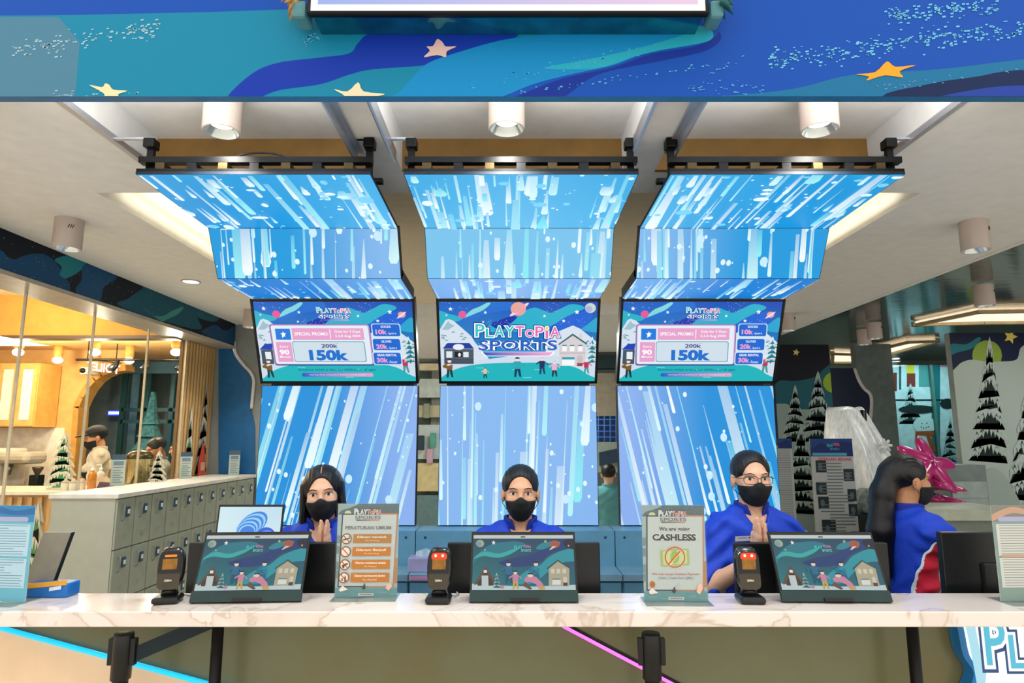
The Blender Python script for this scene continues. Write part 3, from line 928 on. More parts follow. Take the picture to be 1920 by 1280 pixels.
M_PANEL = pm('led_cabinet', '#0a1c2c', .5, .0)
for ci, (xc, side, word) in enumerate(((-1.022, -1, 'left'), (.036, 0, 'middle'), (1.088, 1, 'right'))):
    t = thing('led_column', '%s blue light-streak screen column curving forward under the ceiling' % word, 'screen column', (xc, 3.88, 0), group='LED columns behind the counter')
    MB().box(xc - .43, xc + .43, 3.86, 3.98, 0, 2.30).build('spine', M_NAVY, t)
    MB().box(xc - .40, xc + .40, 3.70, 3.86, 2.22, 2.28).build('back_bracket', M_BLACKM, t)
    for k, (where, a, b) in enumerate((('top', 0, 1), ('mid', 1, 2), ('soffit', 2, 3), ('low', 5, 6))):
        p0 = Vector((xc - LW / 2, PR[a][0], PR[a][1])); p1 = Vector((xc - LW / 2, PR[b][0], PR[b][1]))
        dn = (p1 - p0); h = dn.length; dn.normalize(); n = dn.cross(Vector((1, 0, 0)))
        pan = MB().slab(p0, (LW, 0, 0), dn * h, -n * (.012 if where == 'top' else .055)).build({'top': 'canopy_panel', 'mid': 'upper_panel', 'soffit': 'soffit_panel', 'low': 'lower_panel'}[where], M_PANEL, t)
        rain(LW - .006, h - .004, side, where, 10 * ci + k).build('light_streaks', p0 + Vector((.003, 0, 0)) + dn * .002 + n * .0005, (1, 0, 0), dn, M_LED, pan)
    # tilted display
    p0 = Vector((xc - LW / 2 - .004, PR[3][0], PR[3][1] - .004)); p1 = Vector((xc - LW / 2 - .004, PR[4][0], PR[4][1]))
    dn = p1 - p0; h = dn.length; dn.normalize(); n = dn.cross(Vector((1, 0, 0)))
    tv = MB().slab(p0, (LW + .008, 0, 0), dn * h, -n * .06).build('display', M_BLACK, t)
    c = main_screen(LW - .022, h - .03) if side == 0 else promo_screen(LW - .022, h - .03)
    c.build('screen_picture', p0 + Vector((.015, 0, 0)) + dn * .015 + n * .0006, (1, 0, 0), dn, M_GLOW, tv)
    mb = MB()
    for xx in (xc - LW / 2 - .004, xc + LW / 2 - .008):
        mb.slab(Vector((xx, p0.y, p0.z)), (.012, 0, 0), dn * h, n * .004)
    mb.slab(p0, (LW + .008, 0, 0), dn * .012, n * .004); mb.slab(p1 - dn * .012, (LW + .008, 0, 0), dn * .012, n * .004)
    mb.build('bezel', M_BLACK, tv)
    # hanging frame over the canopy edge
    f0, f1 = xc - LW / 2 + .0, xc + LW / 2 - .0
    fr = MB().box(f0, f1, 2.41, 2.445, 2.732, 2.756).build('top_rail', M_BLACKM, t)
    MB().box(f0, f1, 2.402, 2.43, 2.690, 2.702).build('bottom_rail', M_BLACKM, t)
    for k in range(7):
        x = f0 + .09 + k * (LW - .18) / 6
        MB().box(x - .018, x + .018, 2.404, 2.47, 2.702, 2.728).build('clip', pm('clip_steel', '#4c3f22', .35, .5) if k % 2 == 0 else M_BLACKM, t)
    for x in (f0 + .02, f1 - .02):
        MB().box(x - .013, x + .013, 2.45, 2.47, 2.69, CZ + .0).build('hanger', M_BLACKM, t)
        MB().cbox((x, 2.455, CZ - .022), (.045, .05, .04), bev=.005).build('hanger_foot', M_BLACKM, t)
        xe = min((-1.62, -.65, -.5, .5, .65, 1.62), key=lambda v: abs(v - x))
        MB().box(min(x, xe) - .01, max(x, xe) + .01, 2.452, 2.468, CZ + .0, CZ + .008).build('hanger_arm', M_ALU, t)
    MB().box(f0, f1, 2.62, 2.65, 2.735, 2.755).build('rear_rail', M_BLACKM, t)
    if side < 0:
        MB().tube([(xc + .0 + .12 * math.cos(a), 2.46, 2.755 + .04 * math.sin(a)) for a in np.linspace(0, math.pi, 12)], .004, 6).build('cable_loop', M_BLACK, t)
# ------------------------------------------------------------------ cabinets under the column screens
M_CAB = pm('cabinet_blue_grey', '#74b2cc', .4, namt=.03)
M_CABD = pm('cabinet_drawer', '#68a0b8', .4, namt=.03)
for i, (x0, x1, lab) in enumerate(((-1.55, -.53, 'blue grey cabinet below the left column screen'), (-.525, .56, 'blue grey cabinet below the middle column screen'), (.565, 1.62, 'blue grey cabinet below the right column screen'))):
    t = thing('back_cabinet', lab, 'cabinet', ((x0 + x1) / 2, 3.6, 0), group='cabinets under the column screens')
    MB().box(x0, x1, 3.42, 3.84, 0.0, .93).build('body', M_CAB, t)
    MB().box(x0, x1, 3.62, 3.84, .93, 1.145).build('upstand', M_CAB, t)
    MB().box(x0, x1, 3.39, 3.84, .93, .96).build('top', pm('cabinet_top', '#8db7c8', .3), t)
    for a, b in ((x0 + .005, (x0 + x1) / 2 - .003), ((x0 + x1) / 2 + .003, x1 - .005)):
        for z0, z1 in ((.80, .92), (.70, .795), (.08, .695)):
            d = MB().box(a, b, 3.40, 3.42, z0, z1).build('drawer' if z0 > .5 else 'door', M_CABD, t)
    for x in (x0 + .05, x1 - .05):
        MB().lathe([(.006, -.003), (.006, .001), (.001, .001)], (x, 3.618, 1.11), 10, axis='y').build('screw', M_NAVY, t)
# tissue box
t = thing('tissue_box', 'pale lilac tissue box with tissue pulled out on the back cabinet', 'tissue box', (-.46, 3.5, .96))
p = at(765, 1044, Y=3.46); p2 = at(828, 1024, Y=3.46)
MB().cbox(((p.x + p2.x) / 2, 3.51, .96 + .035), (p2.x - p.x, .11, .07), bev=.004).build('carton', pm('lilac_card', '#b9b4da', .6), t)
mb = MB()
xc, zc = (p.x + p2.x) / 2, 1.03
g = 9
vs = [(xc + (i / (g - 1) - .5) * .11, 3.51 + .012 * math.sin(i * 1.9) + (j - 1) * .01, zc - .005 + .045 * j / 2 * (1 - abs(i / (g - 1) - .45) * .9)) for i in range(g) for j in range(3)]
mb.add(vs, [(i * 3 + j, i * 3 + j + 1, (i + 1) * 3 + j + 1, (i + 1) * 3 + j) for i in range(g - 1) for j in range(2)], True)
mb.build('tissue', pm('tissue_paper', '#c8e0ea', .9), t)
MB().box(p.x + .02, p.x + .12, 3.386, 3.39, .937, .952).build('pink_sticker', pm('pink_sticker', '#e59bc4', .5), bpy.data.objects['back_cabinet.001'])

# ------------------------------------------------------------------ service counter
CT = 1.10
def marble():
    m = bpy.data.materials.new('veined_marble'); m.use_nodes = True
    nt = m.node_tree; b = nt.nodes['Principled BSDF']
    tc = nt.nodes.new('ShaderNodeTexCoord')
    n1 = nt.nodes.new('ShaderNodeTexNoise'); n1.inputs['Scale'].default_value = 1.6; n1.inputs['Detail'].default_value = 6; n1.inputs['Distortion'].default_value = 1.6
    nt.links.new(tc.outputs['Object'], n1.inputs['Vector'])
    r = nt.nodes.new('ShaderNodeValToRGB'); e = r.color_ramp.elements
    e[0].position = .0; e[0].color = (*lin('#efe6de'), 1); e[1].position = 1; e[1].color = (*lin('#f1e8e0'), 1)
    for p_, c_ in ((.485, '#efe6de'), (.50, '#d2c2b4'), (.512, '#e6dad0'), (.62, '#efe7e0'), (.626, '#dccfc4'), (.634, '#efe6de')):
        k = e.new(p_); k.color = (*lin(c_), 1)
    nt.links.new(n1.outputs['Fac'], r.inputs[0]); nt.links.new(r.outputs[0], b.inputs['Base Color'])
    b.inputs['Roughness'].default_value = .12; b.inputs['Coat Weight'].default_value = .4; b.inputs['Coat Roughness'].default_value = .04
    return m


t = thing('service_counter', 'long white veined marble counter with a glossy front across the picture', 'counter', (0, 2.35, 0))
MB().cbox((0, 2.275, CT - .0235), (5.2, .25, .047), bev=.004).build('countertop', marble(), t)
M_FRONT = pm('counter_front', '#6a6540', .22, .0, namt=.1, nscale=2.2, col2='#6c735a')
fp = MB().box(-2.6, 2.6, 2.42, 2.45, 0, 1.053).build('front_panel', M_FRONT, t)
MB().box(-2.6, 2.6, 2.45, 2.54, .70, .73).build('inner_shelf', M_CAB, t)
a0, a1 = at(-60, 1156, Y=2.42), at(400, 1280, Y=2.42)
d = (a1 - a0); a2 = a1 + d * 1.2
MB().prism([(a0.x - .8, 2.418, a0.z + .2 * 0 - d.z / d.x * .8 * 0), (a0.x, 2.418, a0.z), (a2.x, 2.418, a2.z), (a2.x, 2.418, .0), (a0.x - .8, 2.418, .0)], (0, -.012, 0)).build('cream_panel', pm('cream_laminate', '#f1d6b4', .4, namt=.02), t)
MB().tube([a0 + Vector((0, -.016, 0)), a2 + Vector((0, -.016, 0))], .009, 8).build('cyan_light_strip', pm('cyan_neon', '#16b4e8', .4, emit=1.0, namt=0), t)
b0, b1 = at(1055, 1172, Y=2.42), at(1260, 1280, Y=2.42)
b2 = b0 + (b1 - b0) * 2.2
MB().tube([b0 + Vector((0, -.01, 0)), b2 + Vector((0, -.01, 0))], .006, 8).build('pink_light_strip', pm('pink_neon', '#f070e0', .4, emit=1.0, namt=0), t)
MB().tube([b0 + Vector((.006, -.004, .008)), b2 + Vector((.006, -.004, .008))], .005, 8).build('strip_channel', M_BLACKM, t)
for x in (-1.005, 1.368):
    MB().tube([(x, 2.31, 0), (x, 2.31, 1.053)], .019, 14).build('leg', M_BLACKM, t)
    MB().lathe([(.05, 0), (.05, .01), (.02, .014)], (x, 2.31, 0), 16).build('foot_plate', M_BLACKM, t)

# lit cloud sign on the counter front
t = thing('cloud_sign', 'backlit white cloud sign with blue rim on the counter front at right', 'sign', (1.95, 2.39, .45))
X0 = at(1790, 1190, Y=2.37).x
cl = lambda s, o: smooth_pts([(X0 - o, 1.055), (X0 + .01 - o, .98), (X0 + .02 - o, .90), (X0 + .05 - o, .84), (X0 + .02 - o, .76), (X0 + .06 - o, .68), (X0 + .05 - o, .58), (X0 + .16, .50 - o), (X0 + .34, .53 - o), (X0 + .5, .48 - o), (X0 + .68, .52 - o), (X0 + .84 + o, .56), (X0 + .86 + o, .7), (X0 + .83 + o, .82), (X0 + .87 + o, .92), (X0 + .88 + o, 1.05)], 5, closed=False)
MB().prism([(x, 2.415, min(z, 1.05)) for x, z in cl(1, .0)], (0, -.05, 0)).build('rim', pm('blue_rim', '#1f78b8', .4), t)
MB().prism([(x + .022, 2.366, min(z + .0, 1.045)) for x, z in cl(1, 0)], (0, -.006, 0)).build('lit_face', pm('cloud_white', '#f6fcff', .5, emit=.9, namt=.02), t)
c = Canvas(.82, .5, None)
c.poly(smooth_pts([(.0, .0), (.03, .0), (.045, .12), (.06, .2), (.03, .3), (.02, .2), (.01, .1)], 4), '#aee0ee')
logo_play(c, .06, .03, .74, .20, teal='#5cc2da', pink='#e89cc4', out='#31527e')
logo_sports(c, .08, .25, .72, .36, col='#5a78d0', out='#31527e')
c.build('lettering', (X0 + .03, 2.359, 1.048), (1, 0, 0), (0, 0, -1), M_GLOW, t)

# queue posts in front of the counter
for x, lab, belt in ((-1.29, 'black queue post with a belt at the left under the counter edge', True), (.462, 'black queue post with belt clip under the counter near the pink strip', False)):
    t = thing('queue_post', lab, 'queue post', (x, 2.25, 0), group='black queue posts')
    MB().lathe([(.001, 0), (.15, 0), (.15, .012), (.06, .028), (.03, .034)], (x, 2.25, 0), 28).build('base', M_BLACKM, t)
    MB().lathe([(.024, .03), (.024, .86)], (x, 2.25, 0), 20).build('pole', M_BLACKM, t)
    MB().lathe([(.024, .86), (.031, .865), (.031, 1.002), (.029, 1.008), (.001, 1.008)], (x, 2.25, 0), 24).build('head', M_BLACK, t)
    for s in (-1, 1):
        MB().cbox((x + s * .036, 2.25, .95), (.018, .022, .085), bev=.003).build('belt_clip', M_BLACK, t)
    if belt:
        MB().slab((x + .04, 2.25, .915), Vector((.22, .08, .085)), (0, 0, .05), (.0, .003, 0)).build('belt', pm('belt_webbing', '#10242c', .7), t)

# ------------------------------------------------------------------ devices on the counter
def cust_screen(w, h):
    src = [(445, 690), (1220, 690), (1243, 1112), (425, 1112)]
    c = Canvas(w, h, src)
    c.poly([(300, 600), (1400, 600), (1400, 1200), (300, 1200)], ['#0d3056', '#0c2c5c', '#126a7a', '#178a8c'])
    c.poly(smooth_pts([(380, 1100), (430, 930), (520, 830), (640, 860), (760, 800), (860, 770), (800, 740), (700, 740), (580, 760), (480, 830), (380, 960)], 4), '#1a7c8c')
    c.poly(smooth_pts([(440, 870), (520, 815), (640, 830), (740, 800), (800, 790), (740, 830), (640, 862), (520, 850)], 4), '#2fb0ac')
    c.poly(smooth_pts([(640, 900), (760, 860), (880, 840), (960, 800), (1020, 740), (1140, 715), (1260, 710), (1260, 780), (1140, 800), (1040, 830), (960, 900), (840, 930), (720, 930)], 4), '#0c3a78')
    c.poly(smooth_pts([(760, 1050), (860, 960), (960, 920), (1040, 850), (1160, 800), (1260, 790), (1260, 880), (1140, 900), (1040, 960), (900, 1060)], 4), '#209aa8')
    c.poly(smooth_pts([(1140, 740), (1200, 715), (1260, 720), (1260, 790), (1180, 790)], 4), '#0b1c38')
    c.poly(smooth_pts([(930, 790), (980, 750), (1080, 735), (1120, 745), (1060, 770), (980, 800)], 4), '#1f8a98')
    c.rect(440, 690, 1225, 716, '#cfd8d4').rect(812, 699, 848, 709, '#3a4648')
    c.ell(494, 754, 32, 28, '#a8b89c').ell(486, 758, 20, 20, '#8aa0a4')
    c.star(600, 748, 18, '#f4f8f0').star(532, 803, 8, '#cfe4d8').star(1005, 738, 13, '#d8c878').star(1186, 772, 10, '#d8c878')
    c.ell(1078, 760, 40, 30, '#a85c40').ell(1076, 776, 48, 8, '#e4d8cc', rot=-.6).ell(1078, 754, 36, 22, '#a85c40')
    c.text('PLAY', 762, 770, 826, 797, '#3fd0c4', .03).text('TOPIA', 830, 768, 892, 790, '#d88ab4', .02).text('SPORTS', 815, 798, 892, 818, '#7fd8e0', .02)
    # snow ground, cabin, house, children playing
    c.poly([(400, 1060), (600, 1075), (900, 1085), (1260, 1070), (1260, 1120), (400, 1120)], '#c4d6d8')
    c.poly([(440, 1070), (535, 925), (612, 1052), (590, 1060), (535, 958), (462, 1070)], '#6a4430').poly([(470, 1062), (535, 960), (590, 1050), (590, 1078), (470, 1078)], '#3a2f2c')
    c.rect(503, 1000, 556, 1082, '#c8d4d4').rect(520, 958, 545, 980, '#eaf0ec')
    snow_tree(c, 622, 1085, 105, 62, '#2a6a70', '#b8c8c8', 4, 2)
    c.poly([(1010, 948), (1102, 880), (1200, 946), (1188, 950), (1102, 892), (1024, 952)], '#2e4a48').poly([(1030, 948), (1102, 893), (1192, 948), (1192, 1082), (1030, 1082)], '#b7ae90')
    for x in (1048, 1092, 1138): c.rect(x, 950, x + 28, 985, '#d8d4c0')
    c.rect(1058, 1024, 1124, 1072, '#e4e8e0').rect(1058, 1024, 1124, 1034, '#6a8c88').poly([(1144, 1056), (1144, 1020), (1158, 1008), (1174, 1020), (1174, 1056)], '#d8d0bc').rect(1144, 1056, 1178, 1082, '#4a3c34')
    T = lambda x, y: (x, y)
    figure(c, T, 715, 1060, 160, '#1f6a90', '#124a70', '#22262a')
    figure(c, T, 768, 1108, 140, '#cf8aa0', '#d0a848', '#22262a')
    figure(c, T, 930, 1060, 160, '#1f7a98', '#1f5a78', '#22262a', -1)
    c.poly([(835, 1030), (870, 1000), (930, 1012), (980, 1060), (1000, 1110), (955, 1112), (930, 1070), (880, 1050), (850, 1060)], '#cf8aa6').ell(886, 1000, 24, 16, '#f0d8c8').poly([(862, 998), (870, 984), (902, 982), (912, 1000), (888, 992)], '#22262a').rect(950, 1088, 1000, 1112, '#d0a848')
    c.poly([(815, 1075), (850, 1050), (900, 1105), (880, 1112)], '#6a4a40').ell(665, 1090, 16, 14, '#c8849c')
    return c


def customer_display(xc, label, yaw=0.0):
    t = thing('customer_display', label, 'display', (xc, 2.255, CT), yaw, group='customer displays on the counter')
    MAT[t.name] = Matrix.Identity(4)         # built at the local origin, then moved with the thing
    w, L, lean = .366, .236, math.radians(25)
    dn = Vector((0, -math.sin(lean), -math.cos(lean))); n = dn.cross(Vector((1, 0, 0)))
    top = Vector((-w / 2, math.sin(lean) * L, math.cos(lean) * L + .004))
    MB().slab(top, (w, 0, 0), dn * L, -n * .009).build('housing', M_BLACK, t)
    sc = cust_screen(w - .014, L * .79)
    sc.build('screen_picture', top + Vector((.007, 0, 0)) + dn * (.012) + n * .0006, (1, 0, 0), dn, pprint_mat('small_screen_picture', glow=.78, rough=.2), t)
    MB().slab(top + dn * (L * .85), (w, 0, 0), dn * (L * .15), n * .006).build('lower_bar', pm('dark_green_bar', '#12302f', .45), t)
    MB().slab(top + dn * (L * .955) + Vector((w * .38, 0, 0)), (w * .26, 0, 0), dn * (L * .045), n * .012).build('hinge_catch', M_BLACK, t)
    MB().cbox((0, .085, .003), (w * .7, .16, .006), bev=.002).build('foot', M_BLACK, t)
    MB().slab((-.06, .14, .004), (.12, 0, 0), (0, -.03, .15), (0, .006, 0)).build('strut', M_BLACK, t)
    return t


customer_display(-.895, 'tilted customer display left of the general rules sign', .06)
customer_display(.040, 'tilted customer display in front of the woman in the middle')
customer_display(1.092, 'tilted customer display in front of the woman with glasses', -.02)


def till_screen(x0, x1, ztop, Y, label, face=None):
    t = thing('till_monitor', label, 'monitor', ((x0 + x1) / 2, Y, .73), group='till monitors seen from behind')
    MB().cbox(((x0 + x1) / 2, Y, (ztop + .98) / 2), (x1 - x0, .03, ztop - .98), bev=.004).build('back_cover', M_BLACK, t)
    MB().cbox(((x0 + x1) / 2, Y + .0, (ztop + .98) / 2 - .02), ((x1 - x0) * .5, .05, (ztop - .98) * .45), bev=.008).build('electronics_hump', M_BLACK, t)
    MB().box((x0 + x1) / 2 - .03, (x0 + x1) / 2 + .03, Y + .0, Y + .02, .74, 1.0).build('neck', M_BLACK, t)
    MB().cbox(((x0 + x1) / 2, Y + .02, .737), (.18, .1, .014), bev=.004).build('foot', M_BLACK, t)
    return t


till_screen(-1.205, -.64, 1.262, 2.485, 'black till monitor back behind the left customer display')
till_screen(-.24, .327, 1.262, 2.485, 'black till monitor back behind the middle customer display')
till_screen(.83, 1.40, 1.262, 2.485, 'black till monitor back behind the right customer display')
till_screen(1.60, 2.15, 1.30, 2.485, 'black till monitor back beside the orange notice at the right edge')


def scanner(xc, label, yaw=0.0, lit=True):
    t = thing('barcode_scanner', label, 'scanner', (xc, 2.265, CT), yaw, group='desktop barcode scanners')
    MAT[t.name] = Matrix.Identity(4)
    MB().cbox((0, .005, .012), (.085, .085, .022), bev=.009).build('base', M_BLACK, t)
    MB().tube([(0, .02, .02), (0, .022, .05)], [.028, .022], 14).build('neck', M_BLACK, t)
    # egg-shaped head leaning back a little
    mb = MB(); P = []; nz, na = 14, 24
    for i in range(nz + 1):
        f = i / nz; z = .03 + .145 * f
        wx = .043 * (1 - abs(2 * f - 1.1) ** 3.0 * .5) if 0 < f < 1 else .024
        wy = .026 * (1 - abs(2 * f - 1) ** 4 * .6)
        for k in range(na):
            a = 2 * math.pi * k / na
            ca, sa = math.cos(a), math.sin(a)
            P.append((wx * math.copysign(abs(ca) ** .75, ca), .012 + f * .02 + wy * math.copysign(abs(sa) ** .75, sa), z))
    F = [(i * na + k, i * na + (k + 1) % na, (i + 1) * na + (k + 1) % na, (i + 1) * na + k) for i in range(nz) for k in range(na)]
    F += [tuple(range(na))[::-1], tuple(range(nz * na, nz * na + na))]
    mb.add(P, F, True)
    head = mb.build('head', pm('scanner_shell', '#1c1a14', .22, coat=.3), t)
    def fw(x0, x1, z0, z1, off, r=.006, rt=None):
        rt = rt or r
        out = []
        for cx_, cz_, a0, rr in ((x1 - rt, z1 - rt, 0, rt), (x0 + rt, z1 - rt, 90, rt), (x0 + r, z0 + r, 180, r), (x1 - r, z0 + r, 270, r)):
            out += [(cx_ + rr * math.cos(math.radians(a0 + q)), cz_ + rr * math.sin(math.radians(a0 + q))) for q in (0, 30, 60, 90)]
        return [(x, .012 + (z - .03) / .145 * .02 - .0272 - off, z) for x, z in out]
    MB().prism(fw(-.035, .035, .096, .166, .0, .004, .020), (0, .004, 0)).build('front_window', pm('window_black', '#030404', .05), t)
    MB().prism(fw(-.023, .023, .108, .142, .0012, .002), (0, .003, 0)).build('amber_mirror', pm('amber_mirror', '#8a5f1c', .25, .3, namt=.2, nscale=40), t)
    if lit:
        mb = MB()
        mb.prism(fw(-.026, .026, .141, .161, .0015, .003, .009), (0, .002, 0))
        mb.build('red_glow', pm('red_led_glow', '#d8320c', .5, emit=.8, namt=.2), t)
        for x in (-.012, .012):
            MB().sphere((x, -.0005, .152), (.004, .003, .004)).build('led', pm('led_hot', '#ffd8b0', .5, emit=3, namt=0), t)
    else:
        MB().prism(fw(-.018, .02, .148, .155, .0012, .002), (0, .002, 0)).build('amber_bar', pm('amber_bar', '#c8741c', .4, emit=.4), t)
    MB().prism(fw(-.035, .035, .044, .094, .0004, .018, .003), (0, .004, 0)).build('front_plate', pm('scanner_plate', '#3a3322', .3), t)
    c = Canvas(.03, .01)
    c.text('ZEBRA', .003, .002, .027, .008, '#ece8d8', .03)
    c.build('lettering', (-.015, -.0115, .0785), (1, 0, 0), (0, 0, -1), M_PAPER, t)
    MB().tube([(.01, .035, .04), (.03, .055, .012), (.05, .07, .004), (.06, .10, .004), (.05, .13, .004)], .0028, 6).build('cable', pm('grey_cable', '#9fb0b0', .5), t)
    return t


scanner(-1.163, 'black barcode scanner with amber glint near the grey lockers', .22, lit=False)
scanner(-.248, 'black barcode scanner with red glowing lamps beside the tissue box', 0)
scanner(.805, 'black barcode scanner with red glowing lamps by the woman with glasses', -.05)


# ------------------------------------------------------------------ A4 sign holders
M_ACR = glass_mat('clear_acrylic', '#f4fbfb')


def a4_holder(xc, y, label, pic, yaw=0.0, w=.215, h=.315):
    t = thing('sign_holder', label, 'notice', (xc, y, CT), yaw, group='acrylic notice holders on the counter')
    MAT[t.name] = Matrix.Identity(4)
    MB().slab((-w / 2 - .004, -.004, .0), (w + .008, 0, 0), (0, .0, h + .006), (0, .0025, 0)).build('front_sheet', M_ACR, t)
    MB().slab((-w / 2 - .004, -.06, .0), (w + .008, 0, 0), (0, .12, 0), (0, 0, .003)).build('foot', M_ACR, t)
    pic(w, h).build('paper', (-w / 2, .0005, h + .003), (1, 0, 0), (0, 0, -1), M_PAPER, t)
    MB().slab((-w / 2, .001, .003), (w, 0, 0), (0, 0, h), (0, .0015, 0)).build('backing', pm('paper_white', '#d8d4d0', .8), t)
    return t


def notice_frame(c, warm=True):
    """grey snow scene border and logo shared by the counter notices (drawn in the crop of the cashless notice)"""
    c.fill('#b9bdbd')
    c.poly([(80, 120), (830, 120), (830, 260), (80, 260)], '#6e777d')
    c.poly(smooth_pts([(80, 120), (330, 130), (240, 180), (140, 210), (80, 260)], 4), '#a9b0b0')
    R = random.Random(1)
    for _ in range(60):
        x, y = R.uniform(380, 800), R.uniform(140, 240); c.rect(x, y, x + 8, y + 4, '#4a5560' if R.random() < .5 else '#98a0a6', False)
    c.up()
    c.ell(215, 245, 40, 32, '#e4d8a8')
    for y in (500, 620, 800, 900): c.rect(105, y, 140, y + 90, '#8a9492')
    c.rect(810, 740, 870, 1050, '#c8906a').poly([(790, 760), (830, 700), (870, 760)], '#b8c0bc')
    c.rect(80, 1100, 880, 1240, '#7fa2a4')
    for x, y in ((180, 1160), (320, 1180), (640, 1150), (760, 1170)): c.line([(x, y), (x + 90, y + 4)], 5, '#a8c0c0', False)
    c.up()
    c.rect(148, 248, 812, 1092, '#4a4c50').poly([(600, 244), (812, 244), (812, 1092), (480, 1092), (480, 1080), (600, 1080)], '#d98a6c').rect(162, 262, 798, 1080, '#dcd2d0')
    logo_play(c, 290, 195, 615, 262, teal='#c9c4c0', pink='#d8482c', edge='#e8e4e0', out='#55585c', dot='#e0b040')
    logo_sports(c, 305, 274, 610, 312, col='#5d6468', edge='#e8e4e0', out='#55585c')
    c.rrect(320, 318, 600, 330, 5, ('#4a4c50', '#d98a6c'))
    c.rect(400, 1160, 580, 1192, '#d8d0cc').rect(416, 1170, 564, 1180, '#8a8c8c')


def pic_cashless(w, h):
    c = Canvas(w, h, [(92, 135), (818, 135), (858, 1205), (122, 1205)])
    notice_frame(c)
    c.text('We are going', 292, 378, 648, 432, '#5c5a5a', .02)
    c.text('CASHLESS', 215, 455, 722, 532, '#474646', .05, edge='#f4efec', edgew=.05)
    c.poly([(308, 640), (632, 622), (645, 800), (318, 822)], '#a8b86a').poly([(335, 652), (612, 636), (620, 785), (342, 802)], '#c8ce98').ell(475, 715, 52, 72, '#9cb45c')
    c.ring(476, 716, 112, 26, '#f4ece4').ring(476, 716, 112, 19, '#c86a1c').line([(408, 800), (545, 640)], 24, '#f4ece4').line([(400, 800), (540, 645)], 19, '#c86a1c')
    c.text('We only accept Cashless Payment', 208, 893, 758, 922, '#c0605c', .01)
    c.text('( Debit | Credit Card | QRIS )', 280, 935, 690, 968, '#6a6a6c', .0)
    # pair of skating figures at the lower edge, plain
    c.poly([(440, 1100), (470, 1040), (486, 1090), (470, 1120)], '#4a4c50').poly([(490, 1060), (512, 1005), (536, 1058)], '#b8c0bc').poly([(720, 1100), (740, 1020), (770, 1000), (800, 1060), (760, 1130)], '#e4b8a4').poly([(170, 1100), (210, 1060), (280, 1115), (190, 1130)], '#e6dad4').ell(215, 1020, 30, 34, '#b06a30')
    return c


def pic_rules(w, h):
    c = Canvas(w, h, [(92, 135), (818, 135), (858, 1205), (122, 1205)])
    notice_frame(c)
    c.text('PERATURAN UMUM', 196, 392, 740, 432, '#83807e', .03)
    rows = (('Dilarang merokok', 'No Smoking'), ('Dilarang Berjudi', 'No Gambling'), ('Dilarang membawa senjata', 'No Weapon'), ('Dilarang mengonsumsi alkohol', 'No Alcohol'))
    for i, (a, b) in enumerate(rows):
        y = 485 + i * 148
        c.rect(300, y, 752, y + 104, '#b97a3c', False).up()
        c.text(a, 345, y + 18, 345 + min(360, len(a) * 22), y + 52, '#f4e6d4', .02)
        c.text(b, 526 - len(b) * 8, y + 64, 526 + len(b) * 8, y + 86, '#f0dcc4', .0)
        c.ell(220, y + 52, 60, 60, '#ead8cc').ring(220, y + 52, 56, 12, '#8a5a34')
        if i == 0: c.line([(180, y + 66), (262, y + 44)], 16, '#5a5048').ell(258, y + 26, 16, 10, '#8a8078')
        if i == 2: c.poly([(186, y + 56), (252, y + 30), (258, y + 48), (222, y + 64), (214, y + 92), (196, y + 90)], '#5a5048')
        if i == 3: c.poly([(226, y + 96), (226, y + 50), (236, y + 20), (246, y + 50), (246, y + 96)], '#6a5038').rect(190, y + 56, 212, y + 90, '#8a8078')
        c.line([(182, y + 14), (258, y + 92)], 10, '#8a5a34')
    c.poly([(440, 1100), (470, 1040), (486, 1090), (470, 1120)], '#4a4c50').poly([(720, 1100), (740, 1060), (770, 1040), (800, 1080), (760, 1130)], '#e4b8a4').poly([(170, 1120), (210, 1070), (280, 1115), (190, 1140)], '#e6dad4')
    return c


def pic_list(head, head2, body, linec, foot):
    def f(w, h):
        c = Canvas(w, h, [(0, 0), (620, 0), (620, 1080), (0, 1080)])
        c.fill(foot)
        c.rect(0, 0, 620, 190, head).poly(smooth_pts([(0, 110), (160, 30), (260, 20), (420, 60), (640, 20), (640, 90), (400, 110), (200, 90), (0, 180)], 4), head2)
        c.rrect(60, 130, 560, 185, 20, '#e8b8a0' if 'f' in head2[-2:] else '#c8b8dc')
        R = random.Random(len(head2) + int(linec[1:3], 16))
        for y0, n in ((215, 12), (600, 11)):
            c.rect(30, y0, 590, y0 + n * 30, body)
            for k in range(n):
                L = R.choice((500, 500, 480, 300, 500, 380))
                c.rect(60, y0 + 14 + k * 29, 60 + L, y0 + 20 + k * 29, linec, False)
            c.up()
        c.rrect(50, 560, 300, 592, 12, head2)
        return c
    return f


a4_holder(-.508, 2.33, 'general rules notice with four brown prohibition rows in acrylic holder', pic_rules, .02)
a4_holder(.556, 2.275, 'cashless notice with crossed-out banknote in acrylic holder', pic_cashless, -.02)
a4_holder(-1.745, 2.27, 'blue and white printed notice in acrylic holder at the left edge', pic_list('#2f8cc8', '#1c6cb0', '#d5e4f4', '#5a7ca8', '#7fc4dc'), -.1)
a4_holder(1.762, 2.275, 'cream and orange printed notice in acrylic holder at the right edge', pic_list('#9c8c84', '#e8a88c', '#f1e0da', '#9a7f78', '#9fa8a0'), .03)

